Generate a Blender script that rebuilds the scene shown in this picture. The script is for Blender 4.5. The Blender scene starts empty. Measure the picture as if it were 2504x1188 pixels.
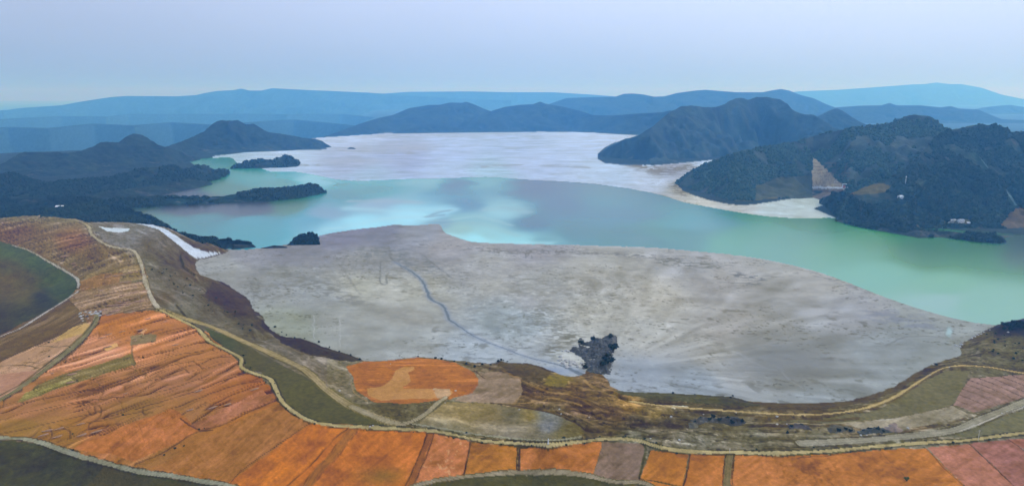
import bpy, math, random
import numpy as np
rnd = random.Random(7)
RNG = np.random.default_rng(11)
# ------------------------------------------------------------------ camera, sky, sun, exposure
SC = bpy.context.scene
CAMH = 300.0
FPX = 1632.0                       # focal length in survey-photo pixels (photo 2504 x 1188)
PITCH = math.atan((594 - 235) / FPX)
cam_d = bpy.data.cameras.new('camera'); cam = bpy.data.objects.new('camera', cam_d)
SC.collection.objects.link(cam); SC.camera = cam
cam_d.sensor_width = 36; cam_d.lens = 36 * FPX / 2504
cam_d.clip_start = 1; cam_d.clip_end = 200000
cam.location = (0, 0, CAMH); cam.rotation_euler = (math.pi / 2 - PITCH, 0, 0)

SUN_EL, SUN_AZ = math.radians(36), math.radians(72)    # azimuth clockwise from +Y (ahead of the camera)
world = bpy.data.worlds.new('World'); SC.world = world; world.use_nodes = True
wn = world.node_tree; wn.nodes.clear()
w_out = wn.nodes.new('ShaderNodeOutputWorld'); w_bg = wn.nodes.new('ShaderNodeBackground')
w_sky = wn.nodes.new('ShaderNodeTexSky'); w_sky.sky_type = 'NISHITA'; w_sky.sun_disc = False
w_sky.sun_elevation = SUN_EL; w_sky.sun_rotation = SUN_AZ; w_sky.air_density = 1.6; w_sky.dust_density = 4.0; w_sky.ozone_density = 2
# a veil of high thin cloud: brighter upwards and towards the sun
w_tc = wn.nodes.new('ShaderNodeTexCoord'); w_sep = wn.nodes.new('ShaderNodeSeparateXYZ')
wn.links.new(w_tc.outputs['Generated'], w_sep.inputs[0])
w_ramp = wn.nodes.new('ShaderNodeValToRGB'); cr = w_ramp.color_ramp
cr.elements[0].position = 0.0; cr.elements[0].color = (3.3, 4.9, 8.2, 1)
cr.elements[1].position = 1.0; cr.elements[1].color = (7.5, 9.0, 11.5, 1)
for p, c in ((0.05, (4.2, 5.8, 9.2)), (0.12, (5.5, 6.9, 10.4)), (0.22, (7.2, 8.4, 11.9)), (0.45, (7.8, 9.2, 12.2))):
    e = cr.elements.new(p); e.color = (*c, 1)
wn.links.new(w_sep.outputs['Z'], w_ramp.inputs[0])
w_nz = wn.nodes.new('ShaderNodeTexNoise'); w_nz.inputs['Scale'].default_value = 1.1; w_nz.inputs['Detail'].default_value = 3
w_map = wn.nodes.new('ShaderNodeMapping'); w_map.inputs['Scale'].default_value = (1, 1, 4)
wn.links.new(w_tc.outputs['Generated'], w_map.inputs[0]); wn.links.new(w_map.outputs[0], w_nz.inputs[0])
w_mr = wn.nodes.new('ShaderNodeMapRange'); w_mr.inputs[1].default_value = 0.3; w_mr.inputs[2].default_value = 0.7
w_mr.inputs[3].default_value = 0.94; w_mr.inputs[4].default_value = 1.06
wn.links.new(w_nz.outputs[0], w_mr.inputs[0])
# right-hand brightening
w_mx = wn.nodes.new('ShaderNodeMapRange'); w_mx.inputs[1].default_value = -0.6; w_mx.inputs[2].default_value = 0.5
w_mx.inputs[3].default_value = 0.88; w_mx.inputs[4].default_value = 1.25
wn.links.new(w_sep.outputs['X'], w_mx.inputs[0])
w_m1 = wn.nodes.new('ShaderNodeMath'); w_m1.operation = 'MULTIPLY'
wn.links.new(w_mr.outputs[0], w_m1.inputs[0]); wn.links.new(w_mx.outputs[0], w_m1.inputs[1])
w_vm = wn.nodes.new('ShaderNodeVectorMath'); w_vm.operation = 'SCALE'
wn.links.new(w_ramp.outputs[0], w_vm.inputs[0]); wn.links.new(w_m1.outputs[0], w_vm.inputs['Scale'])
w_mix = wn.nodes.new('ShaderNodeMix'); w_mix.data_type = 'RGBA'; w_mix.inputs[0].default_value = 0.88
wn.links.new(w_sky.outputs[0], w_mix.inputs[6]); wn.links.new(w_vm.outputs[0], w_mix.inputs[7])
wn.links.new(w_mix.outputs[2], w_bg.inputs[0]); w_bg.inputs[1].default_value = 0.1
wn.links.new(w_bg.outputs[0], w_out.inputs[0])

sun_d = bpy.data.lights.new('sun', 'SUN'); sun = bpy.data.objects.new('sun', sun_d); SC.collection.objects.link(sun)
sun_d.energy = 1.5; sun_d.angle = math.radians(10); sun_d.color = (1.0, 0.97, 0.94)
from mathutils import Vector
sdir = Vector((math.sin(SUN_AZ) * math.cos(SUN_EL), math.cos(SUN_AZ) * math.cos(SUN_EL), math.sin(SUN_EL)))
sun.rotation_euler = (-sdir).to_track_quat('-Z', 'Y').to_euler()
SC.view_settings.view_transform = 'Standard'; SC.view_settings.look = 'None'
SC.view_settings.exposure = 0.0; SC.view_settings.gamma = 1.0
SC.cycles.max_bounces = 8; SC.cycles.volume_bounces = 8; SC.cycles.diffuse_bounces = 2

HAZE_RGB = np.array([0.13, 0.46, 1.0]); HAZE_D = 1.15e-4          # the air (the haze box is built at the end)
AIR = np.array([0.36, 0.56, 0.90])                                   # colour the air fades to, used to estimate ground colours

# ------------------------------------------------------------------ survey: photo pixel <-> world
CP, SP = math.cos(PITCH), math.sin(PITCH)
def ray(px, py):
    x = (np.asarray(px, float) - 1252) / FPX; y = (594 - np.asarray(py, float)) / FPX
    return x, CP + y * SP, -SP + y * CP
def at(px, py, h=0.0):
    dx, dy, dz = ray(px, py); t = (h - CAMH) / dz
    return dx * t, dy * t
def proj(x, y, z):
    zz = z - CAMH; dep = y * CP - zz * SP; up = y * SP + zz * CP
    return 1252 + FPX * x / dep, 594 - FPX * up / dep
def lin(c):
    c = np.asarray(c, float) / 255.0
    return np.where(c <= 0.04045, c / 12.92, ((c + 0.055) / 1.055) ** 2.4)
GAIN = np.array([1.02, 1.04, 1.12])
def albedo(c, d, floor=0.012):                                    # remove the air's tint from an observed colour at distance d
    c = lin(c); d = np.asarray(d, float)[..., None]
    T = np.exp(-d * HAZE_D * HAZE_RGB)
    return np.clip((c - AIR * (1 - T)) / T / GAIN, floor, 0.8)

# ------------------------------------------------------------------ noise
def _h(ix, iy, s):
    n = (ix.astype(np.int64) * 374761393 + iy.astype(np.int64) * 668265263 + s * 1442695041) & 0xffffffff
    n = ((n ^ (n >> 13)) * 1274126177) & 0xffffffff
    n = (n ^ (n >> 16)) & 0xffffffff
    return n.astype(np.float64) / 4294967295.0
def vn(x, y, s=0):
    ix, iy = np.floor(x), np.floor(y); fx, fy = x - ix, y - iy
    fx = fx * fx * (3 - 2 * fx); fy = fy * fy * (3 - 2 * fy)
    a, b, c, d = _h(ix, iy, s), _h(ix + 1, iy, s), _h(ix, iy + 1, s), _h(ix + 1, iy + 1, s)
    return (a + (b - a) * fx) * (1 - fy) + (c + (d - c) * fx) * fy
def fbm(x, y, o=4, s=0, g=0.5):
    r = 0; a = 1; t = 0
    for k in range(o):
        r = r + a * (vn(x, y, s + 17 * k) - 0.5) * 2; t += a; a *= g
        x, y = x * 1.93 + 5.2 + y * .31, y * 1.97 - x * .29 + 1.3
    return r / t
def sm(a, b, x):
    t = np.clip((x - a) / (b - a), 0, 1); return t * t * (3 - 2 * t)

def inpoly(X, Y, P):
    P = np.asarray(P, float); m = np.zeros(X.shape, bool)
    idx = np.nonzero((X >= P[:, 0].min()) & (X <= P[:, 0].max()) & (Y >= P[:, 1].min()) & (Y <= P[:, 1].max()))[0]
    if not len(idx): return m
    x, y = X[idx], Y[idx]; r = np.zeros(len(idx), bool)
    for (x1, y1), (x2, y2) in zip(P, np.roll(P, -1, 0)):
        if y1 == y2: continue
        c = ((y1 > y) != (y2 > y)) & (x < (x2 - x1) * (y - y1) / (y2 - y1) + x1); r ^= c
    m[idx] = r; return m
def smooth_line(P, n=4):
    P = [np.asarray(p, float) for p in P]; out = []
    for i in range(len(P) - 1):
        p0, p1, p2, p3 = P[max(i - 1, 0)], P[i], P[i + 1], P[min(i + 2, len(P) - 1)]
        for k in range(n):
            t = k / n
            out.append(0.5 * ((2 * p1) + (-p0 + p2) * t + (2 * p0 - 5 * p1 + 4 * p2 - p3) * t * t + (-p0 + 3 * p1 - 3 * p2 + p3) * t ** 3))
    out.append(P[-1]); return np.array(out)
def dline(X, Y, P, R):
    """distance to a polyline, inf beyond R; also signed side"""
    P = np.asarray(P, float)
    if len(X) * len(P) < 600000:
        a, e = P[:-1], P[1:] - P[:-1]; L = (e ** 2).sum(1) + 1e-9; qx, qy = X[:, None] - a[:, 0], Y[:, None] - a[:, 1]
        t = np.clip((qx * e[:, 0] + qy * e[:, 1]) / L, 0, 1); d = np.hypot(qx - t * e[:, 0], qy - t * e[:, 1]); k = d.argmin(1); r = np.arange(len(X))
        return d[r, k], np.sign(e[k, 0] * qy[r, k] - e[k, 1] * qx[r, k])
    D = np.full(X.shape, np.inf); S = np.zeros(X.shape)
    for (x1, y1), (x2, y2) in zip(P[:-1], P[1:]):
        idx = np.nonzero((X > min(x1, x2) - R) & (X < max(x1, x2) + R) & (Y > min(y1, y2) - R) & (Y < max(y1, y2) + R))[0]
        if not len(idx): continue
        x, y = X[idx], Y[idx]; ex, ey = x2 - x1, y2 - y1; L = ex * ex + ey * ey + 1e-9
        t = np.clip(((x - x1) * ex + (y - y1) * ey) / L, 0, 1)
        d = np.hypot(x - x1 - t * ex, y - y1 - t * ey); side = np.sign(ex * (y - y1) - ey * (x - x1))
        b = d < D[idx]; D[idx[b]] = d[b]; S[idx[b]] = side[b]
    return D, S

# ------------------------------------------------------------------ near terrain heights
NB = [(-900, 470), (-300, 500), (0, 505), (200, 512), (330, 530), (430, 575), (500, 600), (560, 612), (520, 628), (480, 640), (484, 665), (505, 682), (545, 690),
      (585, 715), (610, 735), (620, 758), (642, 772), (650, 790), (685, 820), (740, 828), (800, 850), (860, 868), (892, 882), (945, 881),
      (1010, 874), (1060, 875), (1130, 883), (1200, 888), (1220, 881), (1240, 886), (1300, 890), (1345, 905), (1385, 919), (1420, 917),
      (1440, 903), (1478, 918), (1494, 945), (1530, 957), (1600, 960), (1700, 964), (1790, 970), (1835, 981), (1900, 985), (2000, 985),
      (2100, 974), (2180, 946), (2250, 905), (2310, 880), (2352, 866), (2343, 846), (2372, 828), (2425, 800), (2460, 788), (2504, 781), (2700, 760), (3300, 700), (4600, 600)]
NBw = np.array([at(*p) for p in smooth_line(NB, 3)])
LANDP = np.vstack([NBw, [[3000, -500], [-3000, -500]]])
CTRL = [(-700, 575, 38), (-700, 580, 26), (-700, 586, 8), (-300, 565, 26), (-300, 571, 8), (0, 540, 26), (0, 546, 8), (130, 534, 26), (130, 540, 8), (180, 538, 38), (180, 543, 22), (215, 536, 22), (290, 536, 20), (370, 542, 18), (-300, 560, 40), (0, 535, 42), (130, 529, 43), (215, 552, 39), (370, 553, 34), (290, 548, 34), (262, 598, 37), (330, 611, 34), (350, 655, 31), (372, 725, 28), (390, 755, 26), (300, 560, 33),
        (400, 600, 25), (440, 605, 18), (500, 632, 3), (450, 650, 15), (480, 700, 11), (560, 740, 6), (600, 780, 5), (450, 740, 20), (540, 780, 11), (640, 830, 6),
        (100, 580, 33), (200, 620, 30), (300, 650, 30), (190, 680, 17), (190, 705, 15), (60, 612, 24), (120, 645, 20), (0, 590, 22), (300, 720, 25), (240, 765, 18), (100, 768, 9), (0, 820, 5),
        (60, 700, -2), (0, 740, -6), (120, 700, 2), (-300, 700, -10), (-300, 900, -3),
        (500, 805, 21), (590, 880, 16), (660, 925, 13), (690, 985, 10), (760, 1030, 8), (900, 1042, 6), (1062, 1050, 5), (1340, 1084, 3), (1620, 1092, 3), (1900, 1105, 2), (2260, 1080, 2), (2504, 1062, 3),
        (600, 835, 14), (700, 875, 11), (790, 940, 10), (920, 1018, 9), (1040, 1012, 9), (640, 880, 12), (760, 970, 9), (860, 1020, 7),
        (320, 800, 17), (420, 850, 14), (250, 900, 7), (400, 950, 3), (550, 950, 8), (0, 975, -4), (100, 880, 2), (200, 1000, -6), (400, 1070, -10), (600, 1080, -6), (0, 1065, -14), (190, 1110, -16), (420, 1158, -18), (560, 1180, -18), (100, 1150, -26), (300, 1188, -27),
        (760, 1188, -14), (900, 1110, -5), (1000, 1188, -14), (1130, 1160, -12), (1200, 1110, -5), (1400, 1150, -10), (1560, 1168, -10), (1300, 1185, -18), (1500, 1110, -4), (1700, 1150, -6), (1900, 1150, -6), (2200, 1150, -6), (2450, 1150, -5),
        (1000, 900, 9), (900, 960, 8), (1100, 930, 9), (980, 880, 6), (1160, 910, 8), (1250, 900, 7), (1250, 960, 8), (1380, 935, 5), (1400, 980, 9), (1500, 980, 8), (1550, 1030, 6), (1200, 1030, 3), (1340, 1050, 2), (1450, 920, 4), (1600, 980, 6),
        (1700, 985, 6), (1900, 1000, 6), (2050, 1000, 6), (2200, 950, 6), (2350, 895, 7), (2504, 915, 8), (1800, 1050, 1), (2100, 1050, 2), (2200, 990, 2), (2300, 960, 2), (2400, 960, 7), (2370, 1025, 4), (2504, 1020, 0), (2330, 1060, 1),
        (2420, 850, 9), (2504, 830, 14), (2470, 795, 11), (2700, 830, 18), (2360, 850, 4), (2400, 820, 6), (2600, 770, 12), (2700, 1000, 5), (2700, 1200, -5), (1200, 1600, -25), (0, 1600, -35), (2400, 1600, -20), (-600, 1200, -30)]
Cw = np.array([(*at(p[0], p[1], p[2]), p[2]) for p in CTRL])
_A = np.hypot(Cw[:, None, 0] - Cw[None, :, 0], Cw[:, None, 1] - Cw[None, :, 1])
_W = np.linalg.solve(np.block([[-_A - 0.0 * np.eye(len(Cw)) + 2.0 * -np.eye(len(Cw)), np.ones((len(Cw), 1))], [np.ones((1, len(Cw))), np.zeros((1, 1))]]), np.append(Cw[:, 2], 0))
def land_h(X, Y):
    """smooth height of the near land; 0 outside it"""
    H = np.zeros(X.shape); idx = np.nonzero(inpoly(X, Y, LANDP))[0]
    if not len(idx): return H
    for s in range(0, len(idx), 40000):
        j = idx[s:s + 40000]; x, y = X[j], Y[j]
        r = np.hypot(x[:, None] - Cw[None, :, 0], y[:, None] - Cw[None, :, 1])
        h = -(r @ _W[:-1]) + _W[-1]
        d, _ = dline(x, y, NBw, 80)
        far = sm(1560, 1700, y)
        h = h * (1 - far) + 3 * far
        H[j] = np.clip(h, -45, 60) * sm(0, 22 + 14 * (h > 15), np.minimum(d, 80))
    return H
def ground_at(px, py):
    """walk the ray of each pixel down to the near terrain"""
    px, py = np.atleast_1d(np.asarray(px, float)), np.atleast_1d(np.asarray(py, float))
    dx, dy, dz = ray(px, py); best = np.full(px.shape, -46.0); done = np.zeros(px.shape, bool); pe = None; ph = None
    for h in np.arange(58, -47, -3.0):
        t = (h - CAMH) / dz; e = h - land_h(dx * t, dy * t); hit = (~done) & (e <= 0)
        if pe is not None and hit.any(): best[hit] = (h + 3.0 * (-e / np.maximum(pe - e, 1e-6)))[hit]
        done |= hit; pe = e
    h = best; t = (h - CAMH) / dz; g = land_h(dx * t, dy * t); t = (g - CAMH) / dz
    return dx * t, dy * t, g
def gline(P, n=4):
    Q = smooth_line(P, n); x, y, z = ground_at(Q[:, 0], Q[:, 1]); return np.stack([x, y], 1)

# ------------------------------------------------------------------ materials
def mat(name, base=None, attr=False, rough=0.9, nscale=0.3, namp=0.25, bump=0.4, bscale=0.6, bdist=0.3, spec=0.25, ior=None, detail=6, vary=None, nscale2=None):
    m = bpy.data.materials.new(name); m.use_nodes = True; nt = m.node_tree; b = nt.nodes['Principled BSDF']
    tc = nt.nodes.new('ShaderNodeTexCoord'); nz = nt.nodes.new('ShaderNodeTexNoise'); nz.inputs['Scale'].default_value = nscale; nz.inputs['Detail'].default_value = detail
    nt.links.new(tc.outputs['Object'], nz.inputs['Vector'])
    mr = nt.nodes.new('ShaderNodeMapRange'); mr.inputs[1].default_value = 0.3; mr.inputs[2].default_value = 0.7
    mr.inputs[3].default_value = 1 - namp; mr.inputs[4].default_value = 1 + namp; nt.links.new(nz.outputs[0], mr.inputs[0])
    if attr:
        c = nt.nodes.new('ShaderNodeAttribute'); c.attribute_name = 'col'; col = c.outputs['Color']
    else:
        c = nt.nodes.new('ShaderNodeRGB'); c.outputs[0].default_value = (*base, 1); col = c.outputs[0]
    if vary is not None:
        n2 = nt.nodes.new('ShaderNodeTexNoise'); n2.inputs['Scale'].default_value = nscale2 or nscale * 0.15; nt.links.new(tc.outputs['Object'], n2.inputs['Vector'])
        r2 = nt.nodes.new('ShaderNodeMapRange'); r2.inputs[1].default_value = 0.38; r2.inputs[2].default_value = 0.62; nt.links.new(n2.outputs[0], r2.inputs[0])
        mx = nt.nodes.new('ShaderNodeMix'); mx.data_type = 'RGBA'; nt.links.new(r2.outputs[0], mx.inputs[0]); nt.links.new(col, mx.inputs[6]); mx.inputs[7].default_value = (*vary, 1); col = mx.outputs[2]
    v = nt.nodes.new('ShaderNodeVectorMath'); v.operation = 'SCALE'; nt.links.new(col, v.inputs[0]); nt.links.new(mr.outputs[0], v.inputs['Scale'])
    nt.links.new(v.outputs[0], b.inputs['Base Color']); b.inputs['Roughness'].default_value = rough; b.inputs['Specular IOR Level'].default_value = spec
    if ior: b.inputs['IOR'].default_value = ior
    if bump:
        bz = nt.nodes.new('ShaderNodeTexNoise'); bz.inputs['Scale'].default_value = bscale; bz.inputs['Detail'].default_value = 5; nt.links.new(tc.outputs['Object'], bz.inputs['Vector'])
        bp = nt.nodes.new('ShaderNodeBump'); bp.inputs['Strength'].default_value = bump; bp.inputs['Distance'].default_value = bdist
        nt.links.new(bz.outputs[0], bp.inputs['Height']); nt.links.new(bp.outputs[0], b.inputs['Normal'])
    return m
M_EARTH = mat('bare_earth', attr=True, nscale=0.35, namp=0.16, bump=0.7, bscale=0.35, bdist=1.2, spec=0.1)
M_FIELD = mat('ploughed_soil', attr=True, nscale=0.5, namp=0.12, bump=0.5, bscale=0.8, bdist=0.5, spec=0.1)
M_ROAD = mat('gravel_track', attr=True, nscale=0.9, namp=0.12, bump=0.3, bscale=1.5, bdist=0.2, spec=0.15)
M_TAIL = mat('dried_tailings', attr=True, nscale=0.06, namp=0.05, bump=0.25, bscale=0.12, bdist=0.8, spec=0.2, rough=0.75)
M_GRASS = mat('short_grass', attr=True, nscale=0.25, namp=0.2, bump=0.6, bscale=0.5, bdist=0.8, spec=0.1)
M_WATER = mat('turbid_water', attr=True, nscale=0.004, namp=0.03, bump=0.12, bscale=0.12, bdist=0.4, spec=0.3, rough=0.22, ior=1.33)
M_HILL = mat('wooded_hillside', attr=True, nscale=0.02, namp=0.25, bump=0.9, bscale=0.06, bdist=6, spec=0.1)

# ------------------------------------------------------------------ mesh helpers
def props(o, label=None, cat=None, group=None, kind=None):
    if label: o['label'] = label
    if cat: o['category'] = cat
    if group: o['group'] = group
    if kind: o['kind'] = kind
    return o
def raw_mesh(name, V, F, m, col=None, smooth=True, parent=None):
    V = np.asarray(V, np.float32); F = np.asarray(F, np.int32); k = F.shape[1]
    me = bpy.data.meshes.new(name); me.vertices.add(len(V)); me.vertices.foreach_set('co', V.ravel())
    me.loops.add(F.size); me.loops.foreach_set('vertex_index', F.ravel())
    me.polygons.add(len(F)); me.polygons.foreach_set('loop_start', np.arange(0, F.size, k, dtype=np.int32)); me.polygons.foreach_set('loop_total', np.full(len(F), k, np.int32))
    me.polygons.foreach_set('use_smooth', np.full(len(F), smooth))
    me.update(calc_edges=True)
    if col is not None:
        a = me.color_attributes.new('col', 'FLOAT_COLOR', 'POINT'); a.data.foreach_set('color', np.hstack([col, np.ones((len(col), 1))]).astype(np.float32).ravel())
    me.materials.append(m); o = bpy.data.objects.new(name, me); SC.collection.objects.link(o)
    if parent: o.parent = parent
    return o
def sub_mesh(name, V, F, keep, m, col, **kw):
    f = F[keep]; u, inv = np.unique(f.ravel(), return_inverse=True)
    return raw_mesh(name, V[u], inv.reshape(f.shape), m, col[u], **kw)

# ------------------------------------------------------------------ the ground sheet
xs = np.concatenate([np.linspace(-2400, -260, 40)[:-1], np.linspace(-260, -60, 40)[:-1], np.arange(-60, 2564, 1.85), np.linspace(2566, 2760, 40), np.linspace(2765, 4900, 40)[1:]])
ys = np.concatenate([[241.5, 244, 248, 253], np.arange(258, 300, 2.4), np.arange(300, 1215, 1.75), np.linspace(1217, 1300, 22), np.linspace(1310, 2600, 40)])
nx, ny = len(xs), len(ys)
GX, GY = np.meshgrid(xs, ys); GX, GY = GX.ravel(), GY.ravel()
X, Y = at(GX, GY)
LH = land_h(X, Y)
U, V = proj(X, Y, LH)
U = U + 0.0
D = np.sqrt(X * X + Y * Y + CAMH ** 2)
pxm = D / FPX                                         # metres per photo pixel
# wobble so that no traced edge is ruler-straight
wa = np.clip(1.1 / pxm, 0.3, 3.2)
UW = U + wa * 1.3 * fbm(X / 9, Y / 9, 3, 5); VW = V + wa * 0.7 * fbm(X / 9, Y / 9, 3, 9)
COL = np.zeros((len(X), 3)); NAME = np.zeros(len(X), np.int16); MATS = {}
REL = np.zeros(len(X))                                 # relief added to the smooth height
names = []
def cls(name, label, cat, m):
    names.append((name, label, cat, m)); return len(names)
near = inpoly(X + 2.2 * fbm(X / 9, Y / 9, 3, 13), Y + 2.2 * fbm(X / 9, Y / 9, 3, 14), LANDP)

def idw(pts, u, v, p=3.0, sy=1.6, s=0):
    P = np.array([q[:2] for q in pts], float); C = np.array([q[2] for q in pts], float)
    out = np.zeros((len(u), 3)); W = np.zeros(len(u))
    for (a, b), c in zip(P, C):
        w = 1.0 / (((u - a) ** 2 + (sy * (v - b)) ** 2) + 400.0) ** (p / 2 + .3)
        out += w[:, None] * c; W += w
    return out / W[:, None]

# --- far land
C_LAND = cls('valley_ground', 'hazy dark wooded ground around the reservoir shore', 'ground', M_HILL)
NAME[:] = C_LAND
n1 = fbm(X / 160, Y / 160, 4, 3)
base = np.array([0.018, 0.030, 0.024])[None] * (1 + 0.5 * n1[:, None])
fw = sm(4500, 9000, D)[:, None]; COL[:] = np.clip(base * (1 - fw) + fw * np.array([.045, .10, .12]) * (1 + .4 * n1[:, None]), 0.01, 1)  # far ground turns bluer with distance: extra haze put into its colour
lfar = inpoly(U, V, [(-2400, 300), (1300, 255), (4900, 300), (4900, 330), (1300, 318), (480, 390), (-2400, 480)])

WATER = [(-500, 520), (150, 500), (300, 460), (430, 430), (490, 418), (470, 400), (470, 392), (560, 385), (580, 398), (640, 412), (660, 419), (720, 420), (780, 430), (830, 440), (900, 442), (1000, 438), (1100, 436), (1190, 433), (1290, 440), (1420, 447), (1530, 460),
         (1620, 478), (1662, 492), (1700, 500), (1760, 511), (1830, 523), (1900, 531), (1960, 534), (2040, 533), (2120, 545), (2504, 575), (2900, 590), (4900, 640), (4900, 700), (3300, 860), (2600, 800), (2504, 800), (2440, 796), (2350, 782),
         (2250, 755), (2160, 725), (2080, 693), (2000, 665), (1900, 640), (1800, 624), (1700, 614), (1600, 606), (1500, 602), (1400, 599), (1300, 597),
         (1200, 594), (1150, 590), (1110, 578), (1085, 566), (1072, 548), (1020, 551), (960, 550), (925, 555), (860, 562), (800, 572), (770, 580),
         (730, 590), (690, 600), (640, 606), (580, 610), (480, 600), (400, 560), (280, 530)]
TAIL = [(520, 383), (560, 378), (600, 372), (700, 368), (800, 366), (770, 352), (740, 345), (770, 337), (830, 333), (960, 325), (1130, 318), (1200, 322), (1300, 323), (1400, 321), (1520, 322), (1562, 331),
        (1500, 350), (1462, 376), (1480, 400), (1600, 405), (1760, 390), (1765, 398), (1700, 420), (1655, 452), (1700, 480), (1780, 500), (1850, 500), (1990, 480), (2020, 500), (2060, 540),
        (2900, 720), (2352, 866), (2900, 1200), (400, 1200), (400, 560), (520, 420)]
i_w = inpoly(UW, VW, smooth_line(WATER, 3)) & ~near
i_t = inpoly(UW, VW, smooth_line(TAIL, 2)) & ~near & ~i_w & ~inpoly(U, V, [(2050, 534), (2900, 560), (2900, 590), (2504, 590), (2060, 560)])
C_TAIL = cls('tailings_flat', 'broad pale grey tailings beach with braided channels and the far pale flats', 'tailings', M_TAIL)
C_WATER = cls('lake_water', 'turquoise and green reservoir water with milky plumes', 'water', M_WATER)
NAME[i_t] = C_TAIL; NAME[i_w] = C_WATER

WC = [(1360, 510, (116, 150, 178)), (1500, 530, (118, 154, 178)), (760, 434, (166, 194, 212)), (900, 447, (148, 180, 198)), (1050, 441, (158, 185, 202)), (1180, 438, (150, 178, 196)), (2300, 740, (146, 186, 182)), (500, 530, (100, 160, 180)), (620, 540, (112, 166, 188)), (430, 545, (92, 160, 178)), (600, 560, (112, 165, 185)), (350, 515, (72, 150, 155)), (480, 512, (50, 120, 145)), (600, 505, (45, 115, 140)), (700, 505, (95, 155, 165)), (750, 540, (130, 170, 195)), (800, 520, (150, 170, 195)),  # samples include reflections; dark teal below the peninsula is its painted reflection
      (920, 500, (162, 178, 202)), (1000, 530, (175, 210, 228)), (880, 548, (172, 210, 228)), (820, 562, (160, 195, 215)), (1070, 520, (165, 200, 220)), (1130, 505, (128, 158, 186)), (1090, 545, (140, 165, 188)), (1300, 545, (116, 146, 172)),
      (1230, 512, (165, 195, 210)), (1150, 535, (150, 180, 195)), (1130, 560, (160, 185, 192)), (1200, 575, (160, 192, 202)), (1170, 586, (170, 215, 228)), (1270, 590, (160, 200, 212)), (1330, 592, (130, 165, 182)), (1400, 575, (114, 148, 168)), (1300, 470, (122, 152, 180)),
      (1500, 585, (113, 148, 165)), (1600, 595, (115, 150, 165)), (1500, 490, (122, 160, 182)), (1700, 540, (124, 166, 182)), (1650, 580, (118, 156, 168)), (1900, 560, (124, 172, 170)), (1820, 600, (125, 172, 170)), (1950, 545, (118, 165, 162)),
      (2100, 610, (125, 175, 165)), (2250, 630, (110, 158, 145)), (2400, 630, (112, 160, 148)), (2504, 620, (98, 148, 145)), (2400, 740, (137, 184, 174)), (2150, 670, (130, 182, 172)), (2300, 700, (132, 182, 168)), (900, 460, (124, 168, 185)),
      (1100, 455, (124, 158, 185)), (700, 450, (118, 172, 188)), (600, 430, (122, 178, 195)), (720, 425, (150, 185, 205)), (500, 400, (135, 178, 198)), (460, 470, (90, 150, 170)), (540, 460, (105, 165, 180)), (2900, 700, (130, 180, 170)), (850, 480, (125, 165, 185))]
k = i_w
u, v = U[k] + 30 * fbm(X[k] / 130, Y[k] / 130, 3, 21), V[k] + 5 * fbm(X[k] / 130, Y[k] / 130, 3, 22)
cw = idw(WC, u, v, 3.4, 2.6)
def plume(P, w, c, a, cc, wx=1.0):
    d, _ = dline(u, v * 3, [(p[0], p[1] * 3) for p in P], w * 4)
    m = np.exp(-np.minimum(d / w, 9) ** 2) * a * (0.75 + 0.5 * fbm(X[k] / 90, Y[k] / 30, 3, 31)); m = np.clip(m * .85, 0, 1)[:, None]; return cc * (1 - m) + (np.array(c, float) * .72 + np.array([188, 200, 212.]) * .28) * np.array([.97, .95, .95]) * m
for P, w, c, a in [([(850, 492), (950, 491), (1040, 494)], 16, (172, 182, 205), .8), ([(860, 508), (960, 518), (1040, 512), (1085, 515)], 17, (178, 216, 235), .9),
                   ([(800, 560), (880, 545), (960, 532), (1050, 530)], 16, (182, 220, 238), .85), ([(1085, 515), (1030, 530), (1090, 525)], 8, (125, 150, 180), .8), ([(1180, 512), (1230, 506), (1290, 519)], 17, (165, 196, 212), .9),
                   ([(1020, 540), (1100, 540), (1180, 528), (1250, 550)], 8, (168, 200, 214), .7), ([(1078, 552), (1140, 545), (1210, 552), (1270, 575)], 10, (160, 188, 198), .55), ([(1100, 575), (1180, 588), (1260, 594), (1340, 594)], 13, (178, 224, 236), .95),
                   ([(800, 440), (820, 452), (850, 450)], 5, (110, 150, 160), .6), ([(1250, 495), (1400, 540), (1560, 585)], 60, (112, 142, 168), .45), ([(2150, 600), (2260, 620), (2420, 612)], 45, (104, 152, 134), .3), ([(1900, 545), (2050, 548)], 20, (108, 158, 146), .3)]:
    cw = plume(P, w, c, a, cw)
SKYREF = np.array([0.48, 0.68, 0.74])
_e = sm(1500, 2000, U[k])[:, None]; cw = cw * (np.array([.93, 1.03, 1.02]) * (1 - _e) + np.array([.98, .985, 1.02]) * _e)
d_ = D[k]; T = np.exp(-d_[:, None] * HAZE_D * HAZE_RGB); cosi = CAMH / d_; Fr = 0.02 + 0.98 * (1 - cosi) ** 5
wl = (lin(cw) - AIR * (1 - T)) / T
Fr = Fr * .8; COL[k] = np.clip((wl - Fr[:, None] * SKYREF) / (1 - Fr[:, None]) / GAIN, 0.03, 0.8)

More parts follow.
